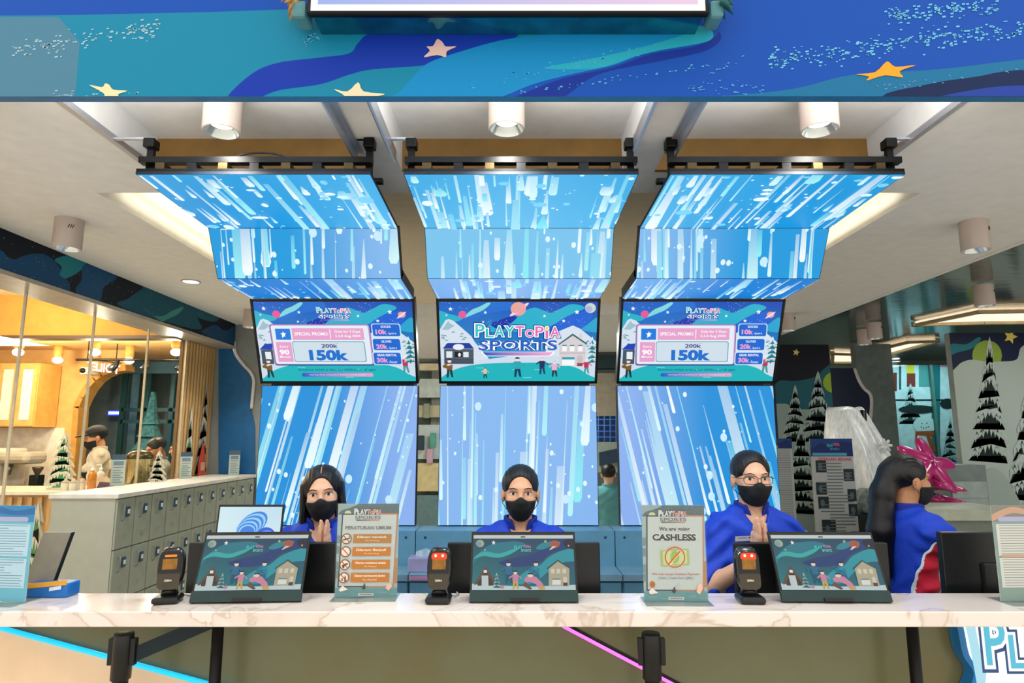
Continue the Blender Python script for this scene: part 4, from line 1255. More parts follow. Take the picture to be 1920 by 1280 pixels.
# things on the counter's left end
t = thing('clip_folder', 'dark folder leaning behind the blue notice at the left', 'folder', (-1.72, 2.36, CT))
MB().slab((-1.74, 2.37, CT), (.10, 0, .0), (.04, .03, .21), (0, .008, 0)).build('cover', pm('folder_grey', '#8d8a7c', .5), t)
MB().slab((-1.64, 2.37, CT), (.005, 0, 0), (.04, .03, .21), (0, .014, 0)).build('spine', M_BLACK, t)
t = thing('snack_box', 'small blue and yellow box on the counter left of the lockers', 'box', (-1.58, 2.345, CT))
x0, x1 = at(62, 1100, Y=2.36).x, at(139, 1100, Y=2.36).x
MB().cbox(((x0 + x1) / 2, 2.36, CT + .024), (x1 - x0, .07, .048), bev=.006).build('carton', pm('carton_blue', '#1668b8', .4), t)
MB().slab((x0 + .004, 2.322, CT + .032), (x1 - x0 - .008, 0, .012), (0, 0, .016), (0, .004, 0)).build('yellow_band', pm('carton_yellow', '#e0a030', .4), t)
MB().slab((x0 + .085, 2.320, CT + .024), (.04, 0, .006), (0, 0, .012), (0, .003, 0)).build('white_label', pm('carton_white', '#c8dcf0', .4), t)
cx = at(88, 1050, Y=2.50).x
t = thing('glass_tumbler', 'clear tumbler with metal rim behind the small blue box', 'tumbler', (cx, 2.50, .73))
MB().lathe([(.001, .732), (.026, .732), (.03, 1.20), (.027, 1.20), (.023, .74)], (cx, 2.50, 0), 20).build('glass', pm('smoky_glass', '#7f8c78', .1, alpha=.6), t)
MB().lathe([(.031, 1.19), (.032, 1.206), (.027, 1.208), (.027, 1.19)], (cx, 2.50, 0), 20).build('rim', pm('steel_rim', '#c8c8c0', .2, .9), t)

# small laptop screen behind the left display, turned to the room
t = thing('laptop', 'open laptop showing a blue swirl picture beside the left woman', 'laptop', (-1.02, 2.59, 0))
p0, p1 = at(411, 946, Y=2.56), at(533, 946, Y=2.56)
wl = p1.x - p0.x
MB().slab((p0.x, 2.56, p0.z), (wl, 0, 0), (0, -.03, -.20), (0, .008, 0)).build('lid', M_BLACK, t)
c = Canvas(wl - .012, .18)
ww, hh = wl - .012, .18
c.fill(['#cfe6ee', '#bcdcea', '#d5ecf2', '#d5ecf2'])
for k in range(9):
    a = .5 + k * .17
    c.ell(ww * (.52 + .05 * math.cos(a * 2)), hh * (.36 + .02 * k), ww * (.26 - .018 * k), hh * (.22 - .012 * k), '#3f7fe0' if k % 2 == 0 else '#8fd0f2', rot=-.6 + .06 * k, n=20)
c.ell(ww * .78, hh * .62, ww * .16, hh * .2, '#2f5fd0').ell(ww * .8, hh * .64, ww * .13, hh * .16, '#5a90e8')
c.build('screen_picture', (p0.x + .006, 2.5585, p0.z - .008), (1, 0, 0), (0, -.03, -.20), M_GLOW, t)
zl = p0.z - .20
MB().slab((p0.x, 2.53, zl - .012), (wl, 0, 0), (0, .12, 0), (0, 0, .012)).build('base', M_BLACK, t)
MB().box(p0.x + .03, p0.x + wl - .03, 2.56, 2.64, .0, zl - .012).build('stand', M_CAB, t)
# ------------------------------------------------------------------ people: smooth implicit bodies turned into meshes
def nets(f, lo, hi, h, B=8):
    """naive surface nets of f < 0 in the box lo..hi, cell h; only blocks near the surface are evaluated finely"""
    lo = np.array(lo, float); n = np.ceil((np.array(hi, float) - lo) / h / B).astype(int)
    N = n * B + 1
    cx = [lo[i] + (np.arange(n[i]) + .5) * B * h for i in range(3)]
    G = np.stack(np.meshgrid(*cx, indexing='ij'), -1).reshape(-1, 3)
    dc = f(G).reshape(n)
    D = np.full(N, 1.0, np.float32)
    rad = B * h * .87 * 1.35 + .006
    loc = np.stack(np.meshgrid(*[np.arange(B + 1)] * 3, indexing='ij'), -1).reshape(-1, 3)
    inside = np.argwhere(dc < -rad)
    for b in inside:
        D[b[0] * B:b[0] * B + B + 1, b[1] * B:b[1] * B + B + 1, b[2] * B:b[2] * B + B + 1] = -1
    near = np.argwhere(np.abs(dc) <= rad)
    for s in range(0, len(near), 256):
        bb = near[s:s + 256]
        idx = (bb[:, None, :] * B + loc[None]).reshape(-1, 3)
        d = f(lo + idx * h)
        D[idx[:, 0], idx[:, 1], idx[:, 2]] = d
    D[0], D[-1], D[:, 0], D[:, -1], D[:, :, 0], D[:, :, -1] = 1, 1, 1, 1, 1, 1
    S = D < 0
    c = [S[i:N[0] - 1 + i, j:N[1] - 1 + j, k:N[2] - 1 + k] for i in (0, 1) for j in (0, 1) for k in (0, 1)]
    cnt = sum(x.astype(np.int8) for x in c)
    act = np.argwhere((cnt > 0) & (cnt < 8))
    if not len(act): return np.zeros((0, 3)), []
    vid = np.full(N - 1, -1, np.int64); vid[act[:, 0], act[:, 1], act[:, 2]] = np.arange(len(act))
    off = [np.array((i, j, k)) for i in (0, 1) for j in (0, 1) for k in (0, 1)]
    val = [D[act[:, 0] + o[0], act[:, 1] + o[1], act[:, 2] + o[2]] for o in off]
    acc = np.zeros((len(act), 3)); ne = np.zeros(len(act))
    for a in range(8):
        for b in range(a + 1, 8):
            if np.abs(off[a] - off[b]).sum() != 1: continue
            m = (val[a] < 0) != (val[b] < 0)
            den = val[a] - val[b]; tt = np.where(m, val[a] / np.where(np.abs(den) < 1e-12, 1, den), 0)
            p = off[a] + tt[:, None] * (off[b] - off[a])
            acc += np.where(m[:, None], p, 0); ne += m
    V = lo + (act + acc / ne[:, None]) * h
    F = []
    for ax in range(3):
        o1, o2 = [i for i in range(3) if i != ax]
        sl0 = [slice(1, -1)] * 3; sl0[ax] = slice(0, N[ax] - 1); sl1 = list(sl0); sl1[ax] = slice(1, N[ax])
        A, Bv = S[tuple(sl0)], S[tuple(sl1)]
        e = np.argwhere(A != Bv)
        base = e.copy(); base[:, o1] += 1; base[:, o2] += 1
        def cell(d1, d2):
            q = base.copy(); q[:, o1] += d1; q[:, o2] += d2
            return vid[q[:, 0], q[:, 1], q[:, 2]]
        quad = np.stack([cell(-1, -1), cell(0, -1), cell(0, 0), cell(-1, 0)], 1)
        flip = A[e[:, 0], e[:, 1], e[:, 2]]
        if ax == 1: flip = ~flip
        quad[~flip] = quad[~flip][:, ::-1]
        F.append(quad)
    F = np.concatenate(F)
    F = F[(F >= 0).all(1)]
    return V, F


def smin(a, b, k):
    h = np.clip(.5 + .5 * (b - a) / k, 0, 1)
    return b + (a - b) * h - k * h * (1 - h)


def smax(a, b, k): return -smin(-a, -b, k)


def ellip(P, c, r):
    q = P - np.array(c); r = np.array(r)
    k0 = np.linalg.norm(q / r, axis=1); k1 = np.linalg.norm(q / (r * r), axis=1) + 1e-9
    return k0 * (k0 - 1) / k1


def cone(P, a, b, ra, rb):
    a = np.array(a, float); b = np.array(b, float); ba = b - a
    t = np.clip(((P - a) @ ba) / (ba @ ba), 0, 1)
    return np.linalg.norm(P - a - t[:, None] * ba, axis=1) - (ra + (rb - ra) * t)


def flatcone(P, a, b, ra, rb, flat):
    """limb of elliptic section: squeezed in y by flat"""
    Q = P * np.array((1, 1 / flat, 1)); a = np.array(a) * np.array((1, 1 / flat, 1)); b = np.array(b) * np.array((1, 1 / flat, 1))
    return cone(Q, a, b, ra, rb) * min(1, flat)


def mesh_from(name, V, F, mat, parent, smooth=True, **kw):
    me = bpy.data.meshes.new(name)
    me.from_pydata(V.tolist(), [], [tuple(int(i) for i in f) for f in F])
    me.polygons.foreach_set('use_smooth', [smooth] * len(me.polygons))
    me.materials.append(mat)
    o = bpy.data.objects.new(name, me); COL.objects.link(o)
    o.parent = parent
    MAT[o.name] = MAT[parent.name]
    setp(o, **kw)
    return o


def head_f(Q):
    d = ellip(Q, (0, .015, .035), (.073, .090, .076))
    d = smin(d, ellip(Q, (0, -.018, -.035), (.059, .068, .075)), .03)
    d = smin(d, ellip(Q, (0, -.060, -.086), (.026, .024, .020)), .025)
    for s in (-1, 1):
        d = smin(d, ellip(Q, (s * .034, -.060, -.026), (.024, .022, .024)), .02)
        d = smin(d, ellip(Q, (s * .074, .012, -.012), (.010, .020, .030)), .008)
    d = smin(d, ellip(Q, (0, -.076, .022), (.048, .014, .012)), .02)
    for s in (-1, 1):
        d = smax(d, -ellip(Q, (s * .031, -.104, .000), (.019, .018, .012)), .014)
    d = smin(d, cone(Q, (0, -.084, .010), (0, -.102, -.026), .007, .011), .014)
    d = smin(d, ellip(Q, (0, -.085, -.056), (.022, .008, .006)), .01)
    return d


def hand(side, wr, up, nrm, spread, fold=0.0, sc=1.0):
    """capsules of a hand: palm, four unequal fingers with a bend, a thumb leaving the side of the palm"""
    wr, up, nrm, sp = Vector(wr), Vector(up).normalized(), Vector(nrm).normalized(), Vector(spread).normalized()
    out = []
    for k, (s, L) in enumerate(((-.030, .070), (-.010, .074), (.010, .074), (.029, .072))):
        s *= sc; L *= sc
        b = wr + up * (.085 * sc) + sp * s
        out.append((wr + sp * (s * .55), b, .013 * sc, .0105 * sc, .012))
        l = (.058, .070, .076, .070)[3 - k] * sc if k else .056 * sc
        m = b + up * l * .5 + nrm * (.001 + fold * l * .2)
        e = m + up * l * .5 * (1 - fold * .4) + nrm * (fold * l * .35 - .001)
        out.append((b, m, .0088 * sc, .0080 * sc, .004)); out.append((m, e, .0080 * sc, .0062 * sc, .004))
    b = wr + up * (.025 * sc) + sp * (.03 * sc)
    m = b + up * (.035 * sc) + sp * (.022 * sc)
    e = m + up * (.034 * sc) + sp * (.002 * sc)
    out.append((b, m, .0125 * sc, .0105 * sc, .008)); out.append((m, e, .0100 * sc, .0075 * sc, .004))
    return out


SKIN = pm('skin_light', '#dcae92', .5, namt=.04, nscale=30)
SKIN2 = pm('skin_tan', '#c08a62', .5, namt=.04, nscale=30)
M_HAIR = pm('black_hair', '#0b0c10', .35, namt=.3, nscale=40, stretch=(6, 6, .6), bump=.25)
M_MASK = pm('black_face_mask', '#0a1114', .75, namt=.2, nscale=60, bump=.1)
M_SHIRT = pm('royal_blue_shirt', '#0a3fc8', .65, namt=.06, nscale=50, bump=.05)
M_SHIRTD = pm('deep_blue_collar', '#0a2a9a', .65, namt=.06, nscale=50)
M_TROUS = pm('dark_trousers', '#10141c', .8)
M_SHOE = pm('black_shoe', '#0a0a0a', .4)
M_EYEW = pm('eye_white', '#e4ddd6', .25, namt=.01)
M_IRIS = pm('iris_dark', '#1a100a', .15)
M_RED = pm('red_cloth', '#d01a3c', .65)


def person(label, loc, Ht, yaw=0.0, hyaw=0.0, hroll=0.0, hpitch=0.0, arms='down', hair='bun', skin=None, shirt=None, collar=None, mask=True,
           glasses=False, tag=False, red_side=False, h=.005, hand_c=(0, -.235), sleeve=.62, cap=None, seated=False, trousers=None, group=None, hands_z=0.0, apron=None):
    skin = skin or SKIN; shirt = shirt or M_SHIRT; collar = collar or M_SHIRTD
    t = thing('person', label, 'person', loc, yaw, group)
    MAT[t.name] = Matrix.Identity(4)
    zc = Ht - .112                                   # head centre
    piv = Vector((0, .02, zc - .09))
    Rm = Euler((hpitch, hroll, hyaw), 'ZYX').to_matrix()
    Rn = np.array(Rm); hc = np.array((0, 0, zc)); pv = np.array(piv)
    toh = lambda P: (P - pv) @ Rn + (pv - hc)        # body -> head coordinates
    fromh = lambda Q: (np.asarray(Q) - (pv - hc)) @ Rn.T + pv
    z = lambda a: Ht - a
    S = {s: np.array((s * .146, .012, z(.325))) for s in (-1, 1)}
    E, Wr, hp = {}, {}, []
    for s in (-1, 1):
        if arms == 'pray':
            E[s] = np.array((s * .212 + hand_c[0] * .3, -.085, z(.545)))
            Wr[s] = np.array((hand_c[0] + s * .020, hand_c[1] + .01, z(.425) + hands_z))
            hp += [hand(s, (hand_c[0] + s * .0135, hand_c[1], z(.415) + hands_z), (-s * .012, -.05, 1), (-s, 0, 0), (0, 1, .0), sc=.95)]
        elif arms == 'reach':
            E[s] = np.array((s * .175, -.20, z(.50)))
            Wr[s] = np.array((s * .10, -.36, z(.52)))
            hp += [hand(s, Wr[s], (-s * .1, -1, -.1), (0, 0, -1), (-s, 0, 0), fold=.5, sc=.95)]
        elif arms == 'front':
            E[s] = np.array((s * .215, -.04, z(.58)))
            Wr[s] = np.array((s * .12, -.26, z(.60)))
            hp += [hand(s, Wr[s], (-s * .2, -1, -.1), (0, 0, -1), (-s, 0, 0), fold=.5, sc=.95)]
        else:
            E[s] = np.array((s * .215, .03, z(.60)))
            Wr[s] = np.array((s * .225, -.03, z(.83)))
            hp += [hand(s, Wr[s], (0, -.1, -1), (-s, 0, 0), (0, -1, 0), fold=.4)]
    hbox = []
    for L in hp:
        A = np.array([list(a) for q_ in L for a in q_[:2]]); hbox.append((A.min(0) - .06, A.max(0) + .06))

    def torso(P, g=0.0, arm=1.0):
        d = flatcone(P, (0, .02, z(.36)), (0, .025, z(.60)), .132 + g, .118 + g, .72)
        d = smin(d, flatcone(P, (-.075, .014, z(.325)), (.075, .014, z(.325)), .046 + g, .046 + g, 1.0), .06)
        d = smin(d, ellip(P, (0, .02, z(.74)), (.152 + g, .105 + g, .13 + g)), .06)
        for s in (-1, 1):
            d = smin(d, ellip(P, (s * .062, -.060, z(.455)), (.062 + g, .050 + g, .060 + g)), .04)
            d = smin(d, cone(P, (s * .04, .02, z(.283)), (s * .115, .014, z(.312)), .032 + g, .040 + g), .04)
            if arm > 0:
                e = S[s] + (E[s] - S[s]) * min(1, arm / .62) if arm < .62 else E[s]
                d = smin(d, cone(P, S[s], e, .046 + g, (.040 if arm >= .62 else .045) + g), .035)
        return d

    def legs(P, g=0.0):
        d = np.full(len(P), 1.0)
        for s in (-1, 1):
            d = smin(d, cone(P, (s * .082, .02, z(.80)), (s * .085, .0, z(.80) * .52), .085 + g, .056 + g), .03)
            d = smin(d, cone(P, (s * .085, .0, z(.80) * .52), (s * .09, .03, .07), .056 + g, .038 + g), .02)
        return d

    def body(P):
        d = torso(P)
        d = smin(d, legs(P), .05)
        m = P[:, 2] > z(.42)
        if m.any():
            Pm = P[m]
            e = smin(d[m], cone(Pm, (0, .03, z(.30)), (0, .018, z(.18)), .052, .046), .025)
            d[m] = smin(e, head_f(toh(Pm)), .018)
        for s in (-1, 1):
            d = smin(d, cone(P, E[s], Wr[s], .041, .026), .03)
            m = P[:, 2] < .2
            if m.any(): d[m] = smin(d[m], ellip(P[m], (s * .09, -.03, .035), (.042, .11, .035)), .03)
        for L, (lo_, hi_) in zip(hp, hbox):
            m = ((P > lo_) & (P < hi_)).all(1)
            if not m.any(): continue
            Pm = P[m]; hd = np.full(len(Pm), 1.0)
            for a, b, ra, rb, k in L: hd = smin(hd, cone(Pm, a, b, ra, rb), k)
            d[m] = smin(d[m], hd, .006)
        return d
    V, F = nets(body, (-.34, -.56 if arms == 'reach' else -.36, -.005), (.34, .2, Ht + .02), h)
    mesh_from('body', V, F, skin, t)
    # shirt
    fold = lambda P: .0055 * np.sin(P[:, 2] * 75 + P[:, 0] * 60 * np.sign(P[:, 0]) + P[:, 1] * 30) * np.clip((np.abs(P[:, 0]) - .09) / .06, 0, 1) + .003 * np.sin(P[:, 0] * 48 + P[:, 2] * 42 + 2 * np.sin(P[:, 2] * 19))

    def shirt_f(P):
        d = torso(P, .012, sleeve if sleeve < .62 else 1.0)
        if sleeve > 1:
            for s in (-1, 1):
                e = E[s] + (Wr[s] - E[s]) * (sleeve - 1)
                d = smin(d, cone(P, E[s], e, .052, .046), .02)
        d = d + fold(P)
        d = smax(d, -cone(P, (0, .022, z(.31)), (0, .012, z(.15)), .056, .066), .01)
        d = smax(d, -cone(P, (0, -.055, z(.245)), (0, -.125, z(.335)), .050, .006), .008)
        return np.maximum(d, z(.80) - .03 - P[:, 2])
    V, F = nets(shirt_f, (-.34, -.36, z(.86)), (.34, .2, z(.20)), h)
    mesh_from('shirt', V, F, shirt, t)

    def collar_f(P):
        rr = cone(P, (0, .026, z(.32)), (0, .012, z(.17)), .062, .067)
        d = np.abs(rr) - .0065
        top = P[:, 2] - (z(.216) + .35 * np.clip(P[:, 1] + .02, -.1, .02)); bot = (z(.290) + .5 * np.clip(P[:, 1] + .0, -.09, .02)) - P[:, 2]
        d = np.maximum(np.maximum(d, top), bot)
        v = ((P[:, 2] - z(.32)) * .36) - np.abs(P[:, 0])
        return np.maximum(d, np.where(P[:, 1] < 0, v, -1.0))
    V, F = nets(collar_f, (-.1, -.13, z(.36)), (.1, .11, z(.19)), .004)
    if len(V): mesh_from('collar', V, F, collar, t)
    # trousers and shoes
    def tr(P):
        d = smin(legs(P, .014), ellip(P, (0, .02, z(.78)), (.165, .12, .11)), .04)
        return np.maximum(np.maximum(d, P[:, 2] - z(.80)), .05 - P[:, 2])
    V, F = nets(tr, (-.24, -.16, .03), (.24, .2, z(.76)), .009)
    mesh_from('trousers', V, F, trousers or M_TROUS, t)
    for s in (-1, 1):
        V, F = nets(lambda P: np.maximum(ellip(P, (s * .09, -.035, .035), (.05, .13, .055)), .002 - P[:, 2]), (s * .09 - .07, -.19, -.01), (s * .09 + .07, .12, .12), .008)
        mesh_from('shoe', V, F, M_SHOE, t)
    # head things
    box = lambda a, b: (fromh(np.array([(x, y, zz) for x in (a[0], b[0]) for y in (a[1], b[1]) for zz in (a[2], b[2])])))
    def hmesh(name, f, a, b, hh, mat):
        V, F = nets(f, a, b, hh)
        if len(V): return mesh_from(name, fromh(V), F, mat, t)

    def hair_f(Q):
        d = ellip(Q, (0, .017, .036), (.0795, .097, .0835)) + .0010 * np.sin(Q[:, 0] * 420) * (Q[:, 2] > 0)
        if hair == 'short': cutc, cutr = (0, -.135, -.02), (.075, .10, .098)
        elif hair == 'long': cutc, cutr = (0, -.118, -.012), (.064, .09, .098)
        else: cutc, cutr = (0, -.120, -.012), (.074, .098, .098)
        d = smax(d, -ellip(Q, cutc, cutr), .006)
        low = -.015 - .35 * (Q[:, 1] - .0) if hair in ('bun', 'pony') else (-.03 + 0 * Q[:, 1])
        if hair in ('bun', 'pony', 'short'):
            d = smax(d, low - Q[:, 2], .01)
            d = smax(d, np.where(Q[:, 1] < .025, (-.002 + .0) - Q[:, 2] - .2 * np.clip(Q[:, 1], -1, 0), -1.0), .008)
        if hair == 'bun':
            d = smin(d, ellip(Q, (0, .115, .01), (.034, .034, .036)), .015)
        if hair == 'long':
            for s in (-1, 1):
                d = smin(d, flatcone(Q, (s * .072, .012, .03), (s * .086, .01, -.17), .020, .017, 1.7), .02)
            d = smin(d, flatcone(Q, (0, .075, .02), (0, .085, -.18), .075, .085, .40), .03)
            d = smax(d, .0025 - np.abs(Q[:, 0]) - np.where(Q[:, 2] > .085, 0, .1), .003)
        if hair == 'pony':
            d = smin(d, cone(Q, (0, .09, .03), (0, .125, -.05), .046, .050), .03)
            d = smin(d, cone(Q, (0, .125, -.05), (.0, .15, -.22), .050, .056), .02)
            d = smin(d, cone(Q, (0, .15, -.22), (.0, .15, -.40), .056, .034), .02)
        return d
    hmesh('hair', hair_f, (-.13, -.12, -.46 if hair == 'pony' else -.22), (.13, .23 if hair == 'pony' else .17, .14), .0045 if h < .006 else .007, M_HAIR)

    def ysurf(x, zz, f=head_f):
        ys = np.linspace(-.15, .02, 340)
        d = f(np.c_[np.full(340, x), ys, np.full(340, zz)])
        i = np.argmax(d < 0)
        return ys[i] if d[i] < 0 else 0.0

    def patch(name, pts, off, mat, nseg=8):
        """thin domed patch lying on the face; pts(u, v) -> x, z"""
        vs, fs = [], []
        for i in range(nseg + 1):
            for j in range(4):
                x, zz = pts(i / nseg, j / 3)
                vs.append((x, ysurf(x, zz) - off, zz))
        for i in range(nseg):
            for j in range(3): fs.append((i * 4 + j, (i + 1) * 4 + j, (i + 1) * 4 + j + 1, i * 4 + j + 1))
        mesh_from(name, fromh(np.array(vs)), fs, mat, t)
    if h <= .0095:
        for s in (-1, 1):
            ex = s * .031
            patch('eye', lambda u, v: (ex + (u - .5) * .030, .001 + .0062 * math.sin(math.pi * u) ** .7 * (v * 2 - 1) * (1 if v > .5 else .75)), .0008, M_EYEW)
            patch('iris', lambda u, v: (ex + (u - .5) * .0125, .001 + .0060 * math.sin(math.pi * u) ** .6 * (v * 2 - 1)), .0014, M_IRIS)
            patch('eyelid', lambda u, v: (ex + (u - .5) * .034, .001 + .0062 * math.sin(math.pi * min(1, max(0, u))) ** .7 + .0003 + v * .0022), .0014, M_HAIR)
            patch('eyebrow', lambda u, v: (ex + s * .002 + (u - .5) * .040, .0175 + .004 * math.sin(math.pi * u) + v * .0045 * (1 - .5 * abs(2 * u - 1))), .0008, pm('brow_hair', '#3a2a20', .7))
    if mask:
        def mask_f(Q):
            d = smin(head_f(Q), ellip(Q, (0, -.070, -.045), (.038, .040, .045)), .03) - .0045
            top = Q[:, 2] - (-.030 + .020 * np.exp(-(Q[:, 0] / .020) ** 2) + .10 * np.clip(np.abs(Q[:, 0]) - .02, 0, .04))
            bot = (-.116 + .7 * np.clip(np.abs(Q[:, 0]) - .02, 0, .06)) - Q[:, 2]
            side = Q[:, 1] + .012
            d = smax(np.maximum(np.maximum(d, bot), side), top, .004)
            return np.maximum(d, -(head_f(Q) - .0006))
        hmesh('face_mask', mask_f, (-.085, -.15, -.13), (.085, .02, .01), .0032, M_MASK)
        for s in (-1, 1):
            mb = MB(); P_ = [fromh(np.array([p]))[0] for p in ((s * .064, -.02, -.030), (s * .078, .01, -.008), (s * .084, .026, .0))]
            mb.tube(P_, .0015, 6)
            P_ = [fromh(np.array([p]))[0] for p in ((s * .058, -.02, -.068), (s * .076, .012, -.045), (s * .082, .026, -.01))]
            mb.tube(P_, .0015, 6).build('ear_loop', M_MASK, t)
    if glasses:
        mb = MB()
        for s in (-1, 1):
            ring = []
            for k in range(25):
                a = 2 * math.pi * k / 24
                x = s * .033 + .026 * math.copysign(abs(math.cos(a)) ** .6, math.cos(a)); zz = -.003 + .017 * math.copysign(abs(math.sin(a)) ** .7, math.sin(a))
                ring.append(fromh(np.array([(x, -.104 + abs(x) ** 2 * 5, zz)]))[0])
            mb.tube(ring, .0013, 6, caps=False)
            mb.tube([fromh(np.array([q]))[0] for q in ((s * .059, -.087, .004), (s * .076, -.06, .004), (s * .079, .02, .004))], .0014, 6)
        mb.tube([fromh(np.array([q]))[0] for q in ((-.008, -.104, .002), (0, -.107, .005), (.008, -.104, .002))], .0013, 6)
        mb.build('glasses', pm('thin_dark_frame', '#2a2420', .25, .6), t)
    if cap:
        def cap_f(Q):
            d = ellip(Q, (0, .012, .050), (.089, .105, .078))
            d = np.maximum(d, .042 - Q[:, 2])
            b = np.maximum(ellip(Q, (0, -.105, .048), (.070, .075, .010)), Q[:, 1] + .03)
            return smin(d, b, .006)
        hmesh('cap', cap_f, (-.12, -.2, .02), (.12, .14, .15), .006, cap)
    if apron:
        V, F = nets(lambda P: np.maximum(np.maximum(np.maximum(torso(P, .02, 0), -torso(P, .013, 0)), P[:, 2] - z(.46)), P[:, 1] - .03), (-.2, -.2, z(.85)), (.2, .1, z(.42)), .008)
        if len(V): mesh_from('apron', V, F, apron, t)
    if tag:
        zt = z(.352); yv = -.12
        yy = np.linspace(-.25, 0, 300); d = shirt_f(np.c_[np.full(300, -.065), yy, np.full(300, zt)]); yv = yy[np.argmax(d < 0)]
        tg = MB().slab((-.105, yv - .006, zt - .010), Vector((.078, -.004, .004)), Vector((0, -.004, .02)), (0, .003, 0)).build('name_tag', pm('tag_white', '#d8dcd8', .3), t)
        c = Canvas(.066, .012); c.rect(.002, .002, .04, .005, '#8a949a').rect(.048, .001, .064, .006, '#2a4a6a')
        c.build('tag_print', (-.099, yv - .0112, zt + .008), Vector((.078, -.004, .004)), (0, .004, -.02), M_PAPER, tg)
    if tag:
        pts_ = []
        for a_ in (.30, .33, .36, .39):
            d = shirt_f(np.c_[np.full(300, .012 + (a_ - .3) * .1), yy, np.full(300, z(a_))]); pts_.append((.012 + (a_ - .3) * .1, yy[np.argmax(d < 0)] - .001, z(a_)))
        MB().tube(pts_, .004, 6).build('red_placket', M_RED, t)
    if red_side:
        for s in (-1, 1):
            band = lambda P: .040 * np.clip((z(.325) - P[:, 2]) / .17, 0, 1) ** .8
            mid_ = lambda P: P[:, 1] - .046 - .1 * np.clip(z(.50) - P[:, 2], -.2, .2)
            lim = lambda P: np.maximum(-s * P[:, 0] + .04, np.maximum(P[:, 2] - z(.33), z(.815) - P[:, 2]))
            def red_f(P):
                d = shirt_f(P)
                return np.maximum(np.maximum(np.maximum(d - .004, -d - .008), np.abs(mid_(P)) - band(P)), lim(P))
            V, F = nets(red_f, (-.3, -.2, z(.85)), (.3, .2, z(.32)), h)
            if len(V): mesh_from('red_side_panel', V, F, M_RED, t)
            def piping_f(P):
                d = shirt_f(P)
                return np.maximum(np.maximum(np.maximum(d - .006, -d - .004), np.abs(np.abs(mid_(P)) - band(P) - .003) - .0035), lim(P))
            V, F = nets(piping_f, (-.3, -.2, z(.85)), (.3, .2, z(.32)), .004)
            if len(V): mesh_from('white_piping', V, F, pm('white_piping', '#e8ecf0', .6), t)
    return t


PY = 2.80
person('woman with long loose black hair and black mask, palms together, left at the counter', (-.805, PY, 0), 1.53, yaw=.10, hyaw=.10, hroll=-.06, hpitch=.04, arms='pray', hair='long', hand_c=(.045, -.20), hands_z=.06)
person('woman with hair tied back and black mask standing behind the middle display', (.036, PY, 0), 1.53, arms='down', hair='bun', skin=pm('skin_warm', '#d3a283', .5, namt=.04, nscale=30))
person('woman with glasses, tied hair and black mask, palms together, beside the right column', (1.025, PY, 0), 1.59, yaw=-.03, arms='pray', hair='bun', glasses=True, tag=True, hand_c=(-.045, -.20), red_side=True, hands_z=.01)
person('woman with long black ponytail turned away in a blue shirt with red side panel', (1.80, 2.98, 0), 1.57, yaw=1.78, hyaw=-.08, arms='reach', hair='pony', red_side=True, skin=SKIN2, sleeve=.6)
# ------------------------------------------------------------------ lockers on the left
LX, LY0, LY1, LT = -2.65, 4.41, 6.72, 1.275
M_LOCK = pm('locker_paint', '#a9ac9f', .5, namt=.02)
M_LOCKF = pm('locker_door_paint', '#9ba295', .45, namt=.03)
t = thing('locker_bank', 'long low bank of grey lockers beside the cafe glass', 'lockers', (-2.87, 5.56, 0))
MB().box(LX - .44, LX - .012, LY0, LY1, 0, LT - .03).build('body', M_LOCK, t)
MB().cbox((LX - .222, (LY0 + LY1) / 2, LT - .015), (.47, LY1 - LY0 + .03, .03), bev=.003).build('top', pm('locker_top', '#d8d6cc', .4), t)
nd = 11; dw = (LY1 - LY0) / nd; dh = .335
door = MB().cbox((0, 0, 0), (.014, dw - .008, dh - .008), bev=.003)
for k in range(2): door.cbox((.0075, .01, -.075 - k * .02), (.004, .045, .005))
door_me = door.mesh('door'); door_me.materials.append(M_LOCKF)
plate_me = MB().cbox((0, 0, 0), (.008, .042, .07), bev=.003).mesh('lock_plate'); plate_me.materials.append(pm('lock_blue', '#2c4f66', .3))
icon = MB().cbox((.0035, 0, .0), (.004, .022, .028), bev=.002); icon_me = icon.mesh('lock_knob'); icon_me.materials.append(pm('lock_white', '#dfe6ea', .4))
hand_me = MB().tube([(0, 0, -.05), (.014, 0, -.045), (.014, 0, .045), (0, 0, .05)], .004, 8).mesh('handle'); hand_me.materials.append(pm('handle_steel', '#8f948c', .3, .6))
for r_ in range(3):
    for k in range(nd):
        y = LY0 + dw * (k + .5); zz = LT - .035 - dh * (r_ + .5)
        def ch(nm, me, par, loc):
            o = bpy.data.objects.new(nm, me); COL.objects.link(o); o.parent = par; o.location = loc; MAT[o.name] = MAT[t.name]; return o
        d = ch('door', door_me, t, Vector((LX - .005, y, zz)) - t.location)
        ch('lock_plate', plate_me, d, (.010, .018, .075))
        ch('lock_knob', icon_me, d, (.013, .018, .075))
        ch('handle', hand_me, d, (.007, -.04, .07))
MB().box(LX - .42, LX - .03, LY0 + .02, LY1 - .02, 0, .03).build('plinth', M_BLACK, t)

